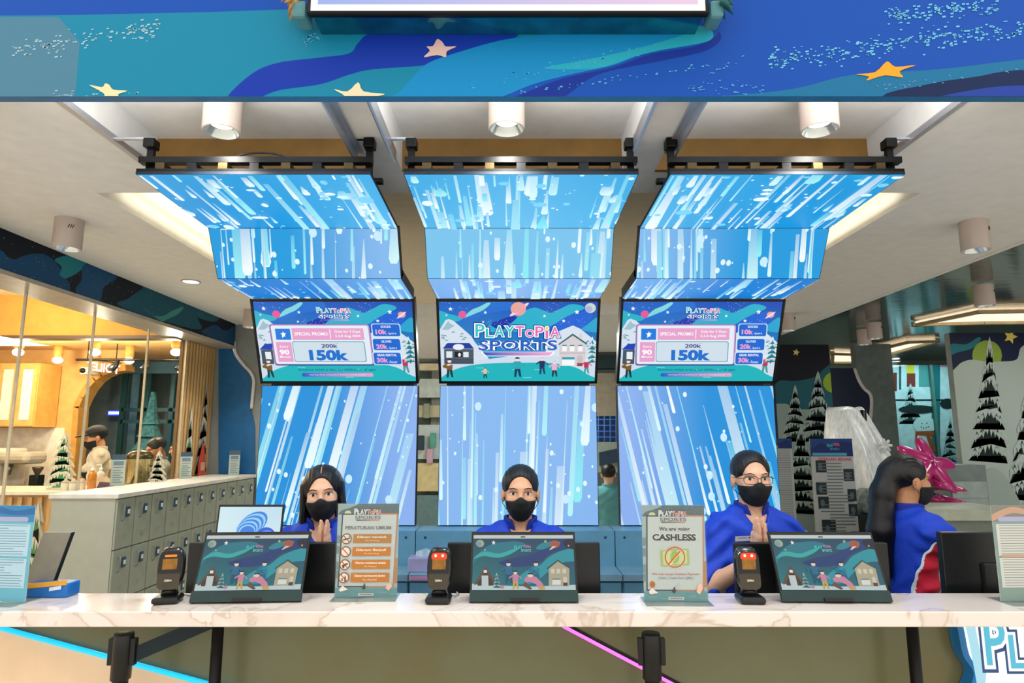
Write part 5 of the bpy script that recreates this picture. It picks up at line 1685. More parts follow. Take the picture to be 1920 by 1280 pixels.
# blue wall end with a wavy white edge
WY = 6.78
mb = MB(); mb.box(-3.25, -2.55, WY, WY + .1, 0, CZ); struct('wall_left', mb, M_GREY)
pt = lambda x, y: at(x, y, Y=WY - .012)
wave = [(437, 640), (438, 655), (443, 668), (455, 684), (468, 698), (474, 714), (472, 740), (470, 766), (474, 780), (478, 800), (478, 900)]
P = [pt(x, y) for x, y in [(420, 640)] + wave + [(420, 900)]]
t = thing('wavy_wall_board', 'deep blue wall panel with wavy white edge beside the lockers', 'wall panel', (-2.85, WY, 1.27))
MB().prism([pt(410, 615)] + [pt(437, 615)] + [pt(x, y) for x, y in wave] + [pt(410, 905)], (0, .012, 0)).build('blue_board', pm('panel_blue', '#15629a', .5), t)
MB().tube([pt(x, y) + Vector((.012, -.006, 0)) for x, y in smooth_pts(wave[:8], 4, closed=False)], .017, 8).build('white_edge', pm('edge_white', '#e0dcda', .4), t)

# ------------------------------------------------------------------ glass partition of the cafe
GX = -3.16
t = thing('glass_partition', 'tall glass partition with thin pale mullions in front of the cafe', 'glass partition', (GX, 5, 0))
ys = [2.2, 2.95, 3.7]
ys = [at(x, 560, X=GX).y for x in (-140, 48, 181, 284)] + [6.15]
for a, b in zip(ys, ys[1:]):
    MB().box(GX - .004, GX + .004, a + .008, b - .008, .02, 2.6).build('pane', glass_mat('partition_glass', '#fbfdfc'), t)
for y in ys[1:]:
    MB().box(GX - .008, GX + .008, y - .006, y + .006, .0, 2.61).build('mullion', pm('mullion_pale', '#c9b99c', .35, .3), t)

# slatted timber wall at the end of the glass
t = thing('slat_wall', 'vertical timber slat screen with painted snowy fir beside the blue panel', 'slat wall', (GX, 6.45, 0))
MB().box(GX - .06, GX - .03, 6.15, 6.76, 0, 2.6).build('backing', pm('slat_back', '#7a5c30', .6), t)
sl = MB().box(0, .035, -.018, .018, 0, 2.58).mesh('slat'); sl.materials.append(pm('oak_slat', '#c9a46c', .5, nscale=20, namt=.12, stretch=(4, 4, .3)))
for k in range(10):
    o = bpy.data.objects.new('slat', sl); COL.objects.link(o); o.parent = t; o.location = Vector((GX - .03, 6.18 + k * .061, 0)) - t.location
c = Canvas(.6, 1.5)
snow_tree(c, .44, 1.5, 1.4, .34, '#141a18', '#b8b4a4', 8, 11)
snow_tree(c, .16, 1.5, 1.1, .30, '#2d6a40', '#d8d6c8', 6, 12, '#b9b8a8')
c.build('painted_fir', (GX + .012, 6.15, 2.35), (0, 1, 0), (0, 0, -1), M_PRINT, t)

# ------------------------------------------------------------------ the cafe behind the glass
M_OCH = pm('ochre_plaster', '#c8913e', .8, namt=.04)
M_OCHL = pm('ochre_light', '#d9ac66', .8, namt=.04)
mb = MB(); mb.box(-9.5, GX - .02, 2.0, 6.0, 3.0, 3.1); struct('ceiling_cafe', mb, pm('cafe_ceiling', '#e2cfa0', .8))
mb = MB(); mb.box(-9.5, GX - .02, 6.1, 9.6, 2.74, 2.84); struct('ceiling_cafe_rear', mb, M_OCHL)
mb = MB(); mb.box(-9.5, GX - .02, 6.0, 6.1, 2.60, 3.0); struct('wall_cafe_drop', mb, M_OCH)
mb = MB(); mb.box(-9.5, GX - .02, 5.97, 6.12, 2.575, 2.605); struct('trim_8', mb, pm('walnut_trim', '#5a3c14', .5))
mb = MB(); mb.box(-9.6, -9.5, 2, 10, 0, 3.1); struct('wall_cafe_side', mb, M_OCHL)
AY = 8.0
ap = lambda x, y: at(x, y, Y=AY)
arch = [(126, 905), (133, 820), (137, 762), (146, 742), (158, 722), (172, 706), (186, 696), (205, 688), (235, 684)]
P = [Vector((-9.5, AY, 0)), Vector((-9.5, AY, 2.74)), Vector((ap(238, 690).x, AY, 2.74)), ap(238, 684)] + [ap(x, y) for x, y in arch[::-1]] + [Vector((ap(124, 920).x, AY, 0))]
mb = MB(); mb.prism(P, (0, .12, 0)); struct('wall_cafe_back', mb, M_OCHL)
mb = MB()
for a, b in zip(arch[:-1], arch[1:]):
    A, B = ap(*a), ap(*b); d = (B - A).normalized(); n = Vector((-d.z, 0, d.x)) * -.07
    mb.prism([A, B, B + n, A + n], (0, .2, 0))
o = struct('trim_9', mb, pm('arch_edge', '#c08f42', .6)); 
mb = MB(); mb.box(-9.5, ap(122, 800).x, AY - .012, AY, .9, ap(60, 802).z); struct('wall_cafe_tiles', mb, pm('white_tiles', '#e8e2d4', .35))
mb = MB(); mb.box(ap(140, 800).x, -3.5, 9.3, 9.4, 0, 2.8); struct('wall_cafe_dark', mb, pm('grey_dark_wall', '#55544f', .8))
mb = MB(); mb.box(-9.5, -3.2, 9.62, 9.7, 0, 3); struct('wall_cafe_end', mb, pm('end_wall', '#8fa5a8', .8))

# hanging wall cabinet with white door panels
x0, x1 = ap(-170, 700).x, ap(76, 700).x
za, zb_ = at(40, 680, Y=7.6).z, at(40, 800, Y=7.6).z
x0, x1 = at(-150, 700, Y=7.6).x, at(72, 700, Y=7.6).x
t = thing('wall_cabinet', 'timber wall cabinet with white door panels in the cafe', 'cabinet', ((x0 + x1) / 2, 7.8, zb_))
MB().box(x0, x1, 7.62, 7.98, zb_, za).build('body', pm('cabinet_oak', '#d9a654', .5), t)
n = 6
for k in range(n):
    a = x0 + (x1 - x0) * k / n; b = x0 + (x1 - x0) * (k + 1) / n
    d = MB().box(a + .01, b - .01, 7.60, 7.62, zb_ + .01, za - .01).build('door', pm('cabinet_oak2', '#dcae62', .5), t)
    MB().box(a + .06, b - .06, 7.594, 7.60, zb_ + .08, za - .08).build('white_panel', pm('panel_white', '#ece6da', .4), d)
# cafe counter with ribbed front
BY = 5.55
t = thing('cafe_bar', 'cafe bar with ribbed timber front behind the lockers', 'counter', (-4.8, BY + .3, 0))
MB().box(-7.5, GX - .12, BY + .03, BY + .6, 0, 1.17).build('body', pm('bar_oak', '#b98c4a', .5), t)
MB().cbox(((-7.5 + GX - .12) / 2, BY + .3, 1.185), (7.5 + GX - .12 + 0, .66, .03), bev=.004).build('top', pm('bar_top', '#e8dfc8', .25), t)
rib = MB().box(-.018, .018, -.02, 0, 0.05, 1.15).mesh('rib'); rib.materials.append(pm('rib_oak', '#d0a668', .5, nscale=20, namt=.1, stretch=(4, 4, .3)))
for k in range(50):
    o = bpy.data.objects.new('rib', rib); COL.objects.link(o); o.parent = t; o.location = Vector((-7.4 + k * .085, BY + .03, 0)) - t.location
ZT = 1.20
on_bar = lambda x, y=905, dy=.15: (at(x, y, Y=BY + dy).x, BY + dy)


def cut_tree(px_, base_y, w, h, Y, label, dark, zb0, seed, snow='#d8d4c4'):
    """standing cut-out board of a snowy fir"""
    X = at(px_, base_y, Y=Y).x
    t = thing('fir_cutout', label, 'cut-out', (X, Y, zb0), group='snowy fir cut-outs by the cafe')
    n = 6; pts = []
    for s in (1, -1):
        rng = range(n) if s > 0 else range(n - 1, -1, -1)
        for i in rng:
            a, b = (i / n) ** .9, ((i + 1) / n) ** .9
            q = [(s * w * .5 * (.1 + .9 * b), zb0 + h * (1 - .92 * (i + 1) / n)), (s * w * .5 * b * .62, zb0 + h * (1 - .92 * (i + 1) / n + .012))]
            pts += q if s > 0 else q[::-1]
    pts = [(0, zb0 + h)] + pts
    MB().prism([(X + x, Y, z_) for x, z_ in pts], (0, .015, 0)).build('board', pm('cutout_edge', '#bdb9a8', .6), t)
    MB().box(X - w * .3, X + w * .3, Y - .04, Y + .06, zb0, zb0 + .015).build('foot', pm('cutout_edge', '#bdb9a8', .6), t)
    c = Canvas(w, h)
    snow_tree(c, w / 2, h * .99, h * .97, w * .86, dark, snow, 6, seed, '#b9b6a6')
    c.build('fir_print', (X - w / 2, Y - .002, zb0 + h), (1, 0, 0), (0, 0, -1), M_PRINT, t)


cut_tree(113, 905, .30, .50, BY + .2, 'green and white fir cut-out on the bar left of the white jars', '#3f8a5c', ZT, 21)
cut_tree(294, 900, .20, .34, BY + .1, 'small grey fir cut-out on the bar beside the steel urn', '#5a6a5c', ZT, 22)
cut_tree(68, 990, .36, 1.15, BY - .25, 'tall fir cut-out standing before the ribbed bar front', '#4a8a5a', 0.0, 23)
cut_tree(92, 990, .34, .95, BY - .45, 'tall black and white fir cut-out left of the lockers', '#1a1c18', 0.0, 24)

# urn
X, Y = on_bar(258, 905, .2)
t = thing('steel_urn', 'brushed steel beverage urn with dark lid on the cafe bar', 'urn', (X, Y, ZT))
MB().lathe([(.001, ZT), (.105, ZT), (.105, ZT + .255), (.11, ZT + .265)], (X, Y, 0), 28).build('body', pm('urn_steel', '#b8a878', .25, .9, nscale=30, stretch=(8, 8, .2), namt=.2), t)
MB().lathe([(.11, ZT + .265), (.112, ZT + .29), (.08, ZT + .325), (.03, ZT + .34), (.001, ZT + .345)], (X, Y, 0), 28).build('lid', pm('urn_lid', '#4a3d20', .3, .6), t)
MB().tube([(X, Y - .10, ZT + .05), (X, Y - .15, ZT + .05), (X, Y - .15, ZT + .02)], .012, 8).build('tap', M_BLACK, t)
for dx in (-.12, .12): MB().tube([(X + dx * .9, Y, ZT + .2), (X + dx * 1.15, Y, ZT + .19), (X + dx * 1.15, Y, ZT + .13), (X + dx * .9, Y, ZT + .12)], .007, 6).build('handle', M_BLACK, t)
# pump bottles
for k, (px_, col, lab) in enumerate(((172, '#d8861c', 'amber pump bottle on the cafe bar'), (187, '#e4dccb', 'white pump bottle behind the amber one on the cafe bar'))):
    X, Y = on_bar(px_, 905, .08 + .14 * k)
    t = thing('pump_bottle', lab, 'bottle', (X, Y, ZT))
    MB().lathe([(.001, ZT), (.034, ZT), (.034, ZT + .13), (.026, ZT + .15), (.012, ZT + .158), (.012, ZT + .17)], (X, Y, 0), 18).build('flask', pm('syrup_%d' % k, col, .15, coat=.4), t)
    MB().lathe([(.015, ZT + .168), (.015, ZT + .185), (.005, ZT + .188), (.005, ZT + .215)], (X, Y, 0), 14).tube([(X, Y, ZT + .212), (X - .035, Y - .01, ZT + .208)], .006, 8).build('pump', pm('pump_white', '#f0ece4', .4), t)
for k, px_ in enumerate((123, 138, 153)):
    X, Y = on_bar(px_, 905, .1)
    t = thing('lidded_jar', 'white lidded jar on the cafe bar, %s in the row of three' % ('left', 'middle', 'right')[k], 'jar', (X, Y, ZT), group='white jars on the cafe bar')
    MB().lathe([(.001, ZT), (.032, ZT), (.034, ZT + .05), (.03, ZT + .065)], (X, Y, 0), 18).build('pot', pm('jar_white', '#e4e0d4', .3), t)
    MB().lathe([(.033, ZT + .064), (.033, ZT + .074), (.012, ZT + .086), (.01, ZT + .1), (.001, ZT + .102)], (X, Y, 0), 18).build('lid', pm('jar_lid', '#c8b8a4', .3), t)
X, Y = on_bar(200, 905, .12)
t = thing('carton_display', 'brown and purple cardboard display with curved top on the cafe bar', 'display', (X, Y, ZT))
MB().prism([(X - .09, Y, ZT), (X + .07, Y, ZT), (X + .075, Y, ZT + .2), (X + .04, Y, ZT + .27), (X + .0, Y, ZT + .25), (X + .02, Y, ZT + .16), (X - .03, Y, ZT + .1)], (0, .06, 0)).build('card', pm('card_cream', '#d8c49a', .6), t)
MB().prism([(X - .09, Y - .004, ZT), (X + .07, Y - .004, ZT), (X + .07, Y - .004, ZT + .06), (X - .06, Y - .004, ZT + .07)], (0, .004, 0)).build('purple_print', pm('card_purple', '#5c3a5c', .6), t)
MB().prism([(X + .02, Y - .003, ZT + .1), (X + .06, Y - .003, ZT + .14), (X + .05, Y - .003, ZT + .2), (X + .01, Y - .003, ZT + .17), (X + .0, Y - .003, ZT + .12)], (0, .003, 0)).build('brown_print', pm('card_brown', '#8a5a24', .6), t)
# coffee machine at the back wall and dark mug row
X = at(38, 880, Y=7.5).x - .3
t = thing('coffee_machine', 'pale coffee machine on the cafe back worktop', 'coffee machine', (X, 7.6, 1.05))
MB().cbox((X - .1, 7.6, 1.30), (.5, .4, .46), bev=.03).build('body', pm('machine_white', '#d8d4c8', .35), t)
MB().cbox((X + .28, 7.5, 1.42), (.42, .35, .14), bev=.05).build('cup_tray', pm('machine_grey', '#b8b2a0', .35), t)
MB().box(X + .1, X + .45, 7.4, 7.6, 1.05, 1.08).build('drip_tray', M_BLACK, t)
MB().tube([(X + .25, 7.42, 1.36), (X + .25, 7.38, 1.24)], .03, 10).build('brew_head', pm('machine_steel', '#8c8878', .3, .8), t)
t = thing('back_worktop', 'dark worktop along the cafe back wall', 'worktop', (-6.6, 7.6, 0))
MB().box(-9.4, -5.35, 7.3, 7.95, 0, 1.0).build('body', pm('worktop_body', '#8a6c3a', .5), t)
MB().box(-9.4, -5.3, 7.27, 7.95, 1.0, 1.05).build('top', pm('worktop_dark', '#3a3a2c', .3), t)
X = -5.42
t = thing('grinder', 'small dark grinder beside the pale coffee machine', 'grinder', (X, 7.45, 1.05))
MB().cbox((X, 7.45, 1.14), (.1, .12, .18), bev=.01).build('body', M_BLACK, t); MB().lathe([(.02, 1.23), (.055, 1.30), (.055, 1.32), (.001, 1.325)], (X, 7.45, 0), 14).build('hopper', pm('hopper', '#4a4030', .2), t)
# mirrored TOILET sign
t = thing('toilet_sign', 'glowing white TOILET lettering seen from behind in the cafe', 'sign', (at(195, 690, Y=7.7).x, 7.7, 2.3))
A = at(163, 676, Y=7.7); B = at(227, 684, Y=7.4); Cc = at(163, 694, Y=7.7)
u = (B - A); wl = u.length; hh = (A - Cc).length
c = Canvas(wl, hh); c.text('TOILET', wl * .02, hh * .06, wl * .98, hh * .94, '#ffffff', .03, mirror=True)
c.build('lettering', A, u, (0, 0, -1), pprint_mat('sign_glow', glow=1.6), t)
MB().tube([A + Vector((0, 0, .02)), B + Vector((0, 0, .02))], .008, 6).build('carrier_bar', M_BLACKM, t)
for k in (.15, .85):
    q_ = A.lerp(B, k); MB().tube([(q_.x, q_.y, q_.z + .02), (q_.x, q_.y, 2.74)], .006, 6).build('hanger', M_BLACKM, t)
# camera
q_ = at(143, 693, Y=7.6)
t = thing('security_camera', 'white dome-ended security camera on the ochre cafe wall', 'camera', (q_.x, 7.75, q_.z))
MB().cbox((q_.x + .04, 7.78, q_.z), (.13, .18, .09), bev=.02).build('housing', pm('camera_white', '#e8d8b8', .4), t)
MB().lathe([(.032, .0), (.03, -.02), (.001, -.03)], (q_.x + .02, 7.69, q_.z), 16, axis='y').build('lens', M_BLACK, t)
MB().tube([(q_.x + .04, 7.8, q_.z + .06), (q_.x - .05, 7.9, q_.z + .25), (q_.x - .05, 8.0, q_.z + .25)], .02, 8).build('arm', pm('camera_white', '#e8d8b8', .4), t)
# cafe lamps
for k, (x, y, Yd, lab) in enumerate(((34, 660, 6.9, 'at the far left'), (178, 660, 6.9, 'above the barista'), (330, 660, 6.9, 'beside the slat screen'), (108, 675, 7.6, 'above the wall cabinet end'), (242, 676, 7.6, 'near the TOILET lettering'))):
    p = at(x, y, Y=Yd)
    t = thing('cafe_lamp', 'small glowing cafe ceiling lamp ' + lab, 'lamp', (p.x, p.y, p.z), group='cafe ceiling lamps')
    MB().sphere((p.x, p.y, p.z), (.055, .055, .04)).build('bulb', M_LAMP, t)
    MB().lathe([(.03, p.z + .03), (.05, p.z + .05), (.05, 2.74), (.001, 2.74)], (p.x, p.y, 0), 16).build('socket', pm('lamp_socket', '#c89a4a', .5), t)
    if k in (0, 1, 2): lamp('cafe_lamp_light', 'POINT', (p.x, p.y, p.z - .08), 48, (1, .86, .64), .08, parent=t)
recessed(283, 618, 'flat glowing disc light under the ochre cafe drop ceiling', z=2.735, r=.09, power=0)
for x, y in ((-5.2, 4.2), (-4.2, 5.2)):  # unseen point lights with no fixture, filling the front of the cafe
    lamp('cafe_front_fill', 'POINT', (x, y, 2.7), 46, (1, .86, .64), .15)
# black lamp rail with two spots
p0, p1 = at(143, 674, Y=7.2), at(353, 674, Y=7.2)
t = thing('lamp_rail', 'thin black lamp rail with spot heads in the cafe', 'lamp rail', (p0.x, 7.2, p0.z))
MB().tube([p0, p1], .014, 8).build('rail', M_BLACKM, t)
for k in (.1, .9): q_ = p0.lerp(p1, k); MB().tube([q_, (q_.x, 7.2, 2.74)], .006, 6).build('rod', M_BLACKM, t)
for k, x in enumerate((222, 281, 346)):
    q_ = at(x, 676, Y=7.2); MB().tube([q_, q_ + Vector((-.02, -.02, -.06)), q_ + Vector((-.05, -.05, -.11))], [.02, .035, .04], 10).build('spot_head', M_BLACK, t)
q_ = at(341, 694, Y=7.36)
t = thing('globe_lamp', 'round white glowing globe hanging beside the slat screen', 'lamp', (q_.x, q_.y, q_.z))
MB().sphere(q_, .05).build('globe', M_LAMP, t); MB().tube([q_, (q_.x, q_.y, 2.74)], .004, 6).build('cord', M_BLACK, t)

# shop window beyond the arch: frames, lit shop front and a fir behind it
t = thing('shop_window', 'teal framed window wall seen past the cafe arch', 'window', (-4.6, 9.0, 0))
sx0, sx1 = at(236, 700, Y=9.0).x, at(358, 700, Y=9.0).x
zt, zm = at(300, 700, Y=9.0).z, at(300, 768, Y=9.0).z
M_TEAL = pm('teal_frame', '#2c5f64', .4, .3)
MB().box(sx0 - .05, sx1, 8.97, 9.03, zt, zt + .16).build('head_beam', pm('beam_blue', '#5f8fa8', .5), t)
for x in (sx0, sx0 + (sx1 - sx0) * .36, sx0 + (sx1 - sx0) * .75): MB().box(x - .03, x + .03, 8.97, 9.03, 0, zt).build('post', M_TEAL, t)
for z_ in (zm, at(300, 790, Y=9.0).z): MB().box(sx0, sx1, 8.97, 9.03, z_ - .025, z_ + .025).build('rail', M_TEAL, t)
MB().box(sx0, sx1, 8.995, 9.005, 0, zt).build('pane', glass_mat('window_glass', '#dfeef0'), t)
t = thing('shop_front', 'pale grey shop front with panels behind the teal window wall', 'shop front', (-4.6, 9.55, 0))
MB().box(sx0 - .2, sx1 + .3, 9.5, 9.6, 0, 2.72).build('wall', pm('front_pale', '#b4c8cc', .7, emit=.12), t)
for k in range(3):
    x = sx0 + .1 + k * .34
    MB().box(x, x + .26, 9.47, 9.5, .9, 1.75).build('panel', pm('front_panel_g', '#7f9698', .6), t); MB().box(x + .03, x + .23, 9.46, 9.47, .95, 1.7).build('panel_field', pm('front_field', '#a9bcbc', .6), t)
for k in range(4): MB().slab((sx0 + .1 + k * .3, 9.47, 1.95), (.03, 0, 0), (.12 if k % 2 else -.12, 0, .75), (0, .03, 0)).build('brace', pm('front_brace', '#e2ecee', .6), t)
MB().box(sx0, sx1 + .2, 9.44, 9.5, 1.86, 1.95).build('cornice', pm('front_brace', '#e2ecee', .6), t)
# stand-alone fir
X = at(280, 830, Y=8.4).x
t = thing('fir_tree', 'blue green decorated fir behind the man at the cafe tables', 'tree', (X, 8.4, 0))
mb = MB()
for k in range(9):
    z0 = .7 + k * .16; r0 = .44 * (1 - k / 9.5)
    mb.lathe([(r0, z0), (r0 * .9, z0 + .02), (.03, z0 + .26)], (X, 8.4, 0), 9, smooth=False)
mb.build('needles', pm('fir_blue', '#2f6a72', .8, namt=.3, nscale=25), t)
MB().tube([(X, 8.4, 0), (X, 8.4, .9)], .05, 8).build('trunk', pm('trunk', '#3a2a1c', .8), t)
# blue glowing sign on the dark wall
q_ = at(213, 774, Y=9.25)
t = thing('neon_sign', 'small blue glowing sign on the dark wall inside the arch', 'sign', (q_.x, 9.25, q_.z - .08))
MB().cbox((q_.x, 9.283, q_.z), (.2, .04, .08), bev=.012).build('plate', pm('neon_blue', '#2440e8', .4, emit=1.2, namt=0), t)
mb = MB()
for k in range(6): mb.box(q_.x - .075 + k * .026, q_.x - .06 + k * .026, 9.252, 9.262, q_.z - .02, q_.z + .022)
mb.build('letters', pm('neon_white', '#e8f0ff', .4, emit=1.6, namt=0), t)

# acrylic price cards on the lockers
for k, (px_, py_, yw, lab) in enumerate(((219, 910, .3, 'clear upright price card on the near end of the locker top'), (347, 897, .3, 'clear upright price card on the middle of the locker top'), (438, 890, .3, 'clear upright price card on the far end of the locker top'))):
    p = at(px_, py_, Z=LT)
    t = thing('price_card', lab, 'notice', (p.x, p.y, LT), yw, group='price cards on the lockers')
    MAT[t.name] = Matrix.Identity(4)
    w, h = .10, .24
    MB().slab((-w / 2 - .004, -.003, 0), (w + .008, 0, 0), (0, 0, h + .006), (0, .002, 0)).build('front_sheet', M_ACR, t)
    MB().slab((-w / 2, -.03, 0), (w, 0, 0), (0, .07, 0), (0, 0, .003)).build('foot', M_ACR, t)
    c = Canvas(w, h, [(0, 0), (100, 0), (100, 240), (0, 240)]); c.fill('#dad6ce').rect(0, 0, 100, 40, '#4a5a70').rect(14, 50, 86, 84, '#7f97a8').rect(14, 96, 86, 104, '#c87a8c')
    for q2 in range(6): c.rect(14, 120 + q2 * 18, 86 if q2 % 2 else 70, 128 + q2 * 18, '#8a9698', False)
    c.up(); c.build('paper', (-w / 2, .0004, h), (1, 0, 0), (0, 0, -1), M_PAPER, t)
    MB().slab((-w / 2, .0006, 0), (w, 0, 0), (0, 0, h), (0, .001, 0)).build('backing', pm('paper_white', '#d8d4d0', .8), t)
# little gnome cut-out
p = at(379, 888, Z=LT + 0.0)
p = Vector((at(379, 880, X=GX + .06).x, at(379, 880, X=GX + .06).y, LT))
t = thing('gnome_cutout', 'small red pointed-hat gnome board before the slat screen', 'cut-out', (p.x, p.y, LT))
MB().prism([(p.x, p.y - .06, LT), (p.x, p.y + .06, LT), (p.x, p.y + .07, LT + .1), (p.x, p.y + .055, LT + .16), (p.x, p.y + .0, LT + .32), (p.x, p.y - .055, LT + .16), (p.x, p.y - .07, LT + .1)], (-.012, 0, 0)).build('red_board', pm('gnome_red', '#b8402c', .6), t)
MB().prism([(p.x + .001, p.y - .04, LT + .05), (p.x + .001, p.y + .04, LT + .05), (p.x + .001, p.y + .045, LT + .13), (p.x + .001, p.y - .045, LT + .13)], (.004, 0, 0)).build('face', pm('gnome_face', '#c89a80', .6), t)

# people in the cafe
person('barista in dark cap, black mask and pale grey shirt behind the cafe bar', (at(182, 850, Y=6.7).x, 6.7, 0), 1.77, yaw=-.95, hpitch=.25, arms='front', hair='short', skin=SKIN2, shirt=pm('pale_shirt', '#c8c4b8', .8), collar=pm('pale_shirt', '#c8c4b8', .8), cap=pm('cap_dark', '#1c1c1c', .7), h=.009, apron=pm('apron_dark', '#1f3038', .8))
person('man with short black hair bending his head beside the steel urn', (at(298, 850, Y=6.75).x, 6.75, 0), 1.66, yaw=-.7, hpitch=.35, arms='front', hair='short', skin=SKIN2, shirt=pm('grey_shirt', '#8f9488', .8), collar=pm('grey_shirt', '#8f9488', .8), mask=False, h=.009)
person('person in pale beige top reaching towards the bar beside the slat screen', (at(338, 850, Y=7.55).x, 7.55, 0), 1.64, yaw=-1.2, hpitch=.2, arms='front', hair='short', skin=SKIN2, shirt=pm('beige_top', '#d8b49a', .8), collar=pm('beige_top', '#d8b49a', .8), mask=False, h=.009, sleeve=1.7)
# ------------------------------------------------------------------ the hall behind, right of the columns
def mural(c, X, Y, big=False):
    pass


# snowy pillar at the right edge
MY = 6.8
pl = at(1781, 640, Y=MY).x
zt = at(1850, 624, Y=MY).z
t = thing('mural_pillar', 'broad pillar printed with snowy firs and a yellow moon at the right edge', 'pillar', (pl + .8, MY + .4, 0))
MB().box(pl, pl + 1.7, MY, MY + .08, 0, zt).build('core', pm('pillar_core', '#a9b3ae', .7), t)
H_ = zt
src = [inv(pl, zt, MY), inv(pl + 1.7, zt, MY), inv(pl + 1.7, 0, MY), inv(pl, 0, MY)]
c = Canvas(1.7, H_, src)
K = lambda x, y: (1440 + x / 3.764, 560 + y / 3.764)
c.poly([(1700, 560), (2200, 560), (2200, 1200), (1700, 1200)], '#a3afa9')
c.poly([K(*p) for p in [(1200, 200), (2600, 200), (2600, 430), (1980, 300), (1800, 330), (1780, 400), (1740, 440), (1600, 445), (1480, 430), (1400, 450), (1370, 500), (1360, 540), (1300, 540)]], '#101c3a')
c.poly([K(*p) for p in smooth_pts([(1290, 320), (1400, 320), (1480, 272), (1500, 290), (1440, 350), (1330, 380), (1290, 395)], 4)], '#1d6a78')
c.ell(*K(1545, 400), 105 / 3.764, 108 / 3.764, '#7f9a3c').poly([K(1400, 452), K(1700, 440), K(1700, 540), K(1400, 540)], '#a3afa9')
c.poly([K(*p) for p in smooth_pts([(1340, 470), (1430, 430), (1560, 445), (1700, 440), (1760, 420), (1800, 330), (2000, 300), (2000, 560), (1340, 560)], 4)], '#a3afa9')
c.star(*K(1710, 268), 14, '#d8c860', rot=.3)
snow_tree(c, *K(1560, 1120), 225, 78, '#13221e', '#a9b6b0', 7, 31)
snow_tree(c, *K(1850, 1700), 330, 120, '#13221e', '#a9b6b0', 8, 32)
snow_tree(c, *K(2160, 1500), 300, 120, '#13221e', '#a9b6b0', 8, 33)
c.poly([K(*p) for p in smooth_pts([(1400, 1500), (1500, 1250), (1600, 1200), (1700, 1300), (1760, 1500)], 4)], '#94a29c')
c.build('snow_print', (pl, MY - .002, zt), (1, 0, 0), (0, 0, -1), M_PRINT, t)

# dark mural board beside the right column
BYm = 7.4
x0, x1 = at(1452, 700, Y=BYm).x, at(1557, 700, Y=BYm).x
zt = at(1500, 646, Y=BYm).z
t = thing('mural_board', 'dark night mural board with snowy firs beside the right column', 'mural', ((x0 + x1) / 2, BYm, 0))
MB().box(x0, x1, BYm, BYm + .12, 0, zt).build('board', pm('board_dark', '#101a2c', .6), t)
c = Canvas(x1 - x0, zt, [inv(x0, zt, BYm), inv(x1, zt, BYm), inv(x1, 0, BYm), inv(x0, 0, BYm)])
c.poly([(1400, 560), (1700, 560), (1700, 1200), (1400, 1200)], '#0b1020')
c.poly([K(*p) for p in smooth_pts([(60, 590), (200, 580), (330, 550), (400, 490), (470, 475), (480, 800), (60, 760)], 4)], '#175a68')
c.ell(*K(470, 590), 22, 20, '#8fae2c')
c.poly([K(*p) for p in [(40, 740), (130, 740), (200, 780), (480, 780), (480, 2000), (40, 2000)]], '#8fa19c')
c.star(*K(198, 378), 7, '#d8cc70', rot=.2)
snow_tree(c, *K(190, 985), 100, 48, '#0f211e', '#9fb2ac', 6, 41)
snow_tree(c, *K(350, 985), 126, 62, '#0f211e', '#9fb2ac', 6, 42)
snow_tree(c, *K(230, 1500), 160, 90, '#0f211e', '#9fb2ac', 7, 43)
snow_tree(c, *K(420, 1400), 130, 60, '#0f211e', '#9fb2ac', 6, 44)
c.build('night_print', (x0, BYm - .002, zt), (1, 0, 0), (0, 0, -1), M_PRINT, t)

# grey pillar with wavy trim, behind the silver sheet
GY = 8.2
g0, g1 = at(1612, 760, Y=GY).x, at(1680, 760, Y=GY).x
mb = MB(); mb.box(g0, g1, GY, GY + .12, 0, CZ); struct('wall_pillar', mb, pm('pillar_grey', '#7f8a88', .8))
n0 = at(1556, 760, Y=GY).x
t = thing('wave_board', 'navy board with white wavy edge left of the grey pillar', 'wall panel', ((n0 + g0) / 2, GY, 0))
wv = [(1602, 690), (1610, 712), (1620, 728), (1632, 740), (1634, 762), (1630, 800)]
MB().prism([Vector((n0, GY - .03, 0)), Vector((n0, GY - .03, at(1560, 690, Y=GY).z))] + [at(x, y, Y=GY - .03) for x, y in wv] + [Vector((g0 + .06, GY - .03, 0))], (0, .025, 0)).build('navy_board', pm('navy_board', '#0f1c3c', .5), t)
MB().tube([at(x, y, Y=GY - .04) for x, y in smooth_pts(wv, 3, closed=False)], .02, 8).build('white_edge', pm('edge_white', '#e0dcda', .4), t)

# window wall with coloured toys behind and snowman print
WYr = 9.4
w0, w1 = at(1676, 760, Y=WYr).x, at(1800, 760, Y=WYr).x
t = thing('play_window', 'tall window with snow prints and coloured panels behind it', 'window', ((w0 + w1) / 2, WYr, 0))
zt, zm = at(1700, 684, Y=WYr).z, at(1700, 748, Y=WYr).z
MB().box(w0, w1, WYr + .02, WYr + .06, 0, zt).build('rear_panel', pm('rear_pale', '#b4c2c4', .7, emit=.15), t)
c = Canvas(w1 - w0, zt, [inv(w0, zt, WYr), inv(w1, zt, WYr), inv(w1, 0, WYr), inv(w0, 0, WYr)])
for X0_, Y0_, X1_, Y1_, cc in ((985, 450, 1035, 525, '#d8c02c'), (985, 525, 1045, 620, '#7a2c24'), (890, 520, 915, 650, '#6a241c'), (1070, 440, 1160, 620, '#4f8a88'), (1205, 440, 1320, 480, '#c87a9c'), (1160, 450, 1220, 1180, '#1f6a70'), (885, 708, 1360, 720, '#14262a'), (930, 450, 945, 640, '#2a4c50')):
    a, b = K(X0_, Y0_), K(X1_, Y1_); c.rect(a[0], a[1], b[0], b[1], cc)
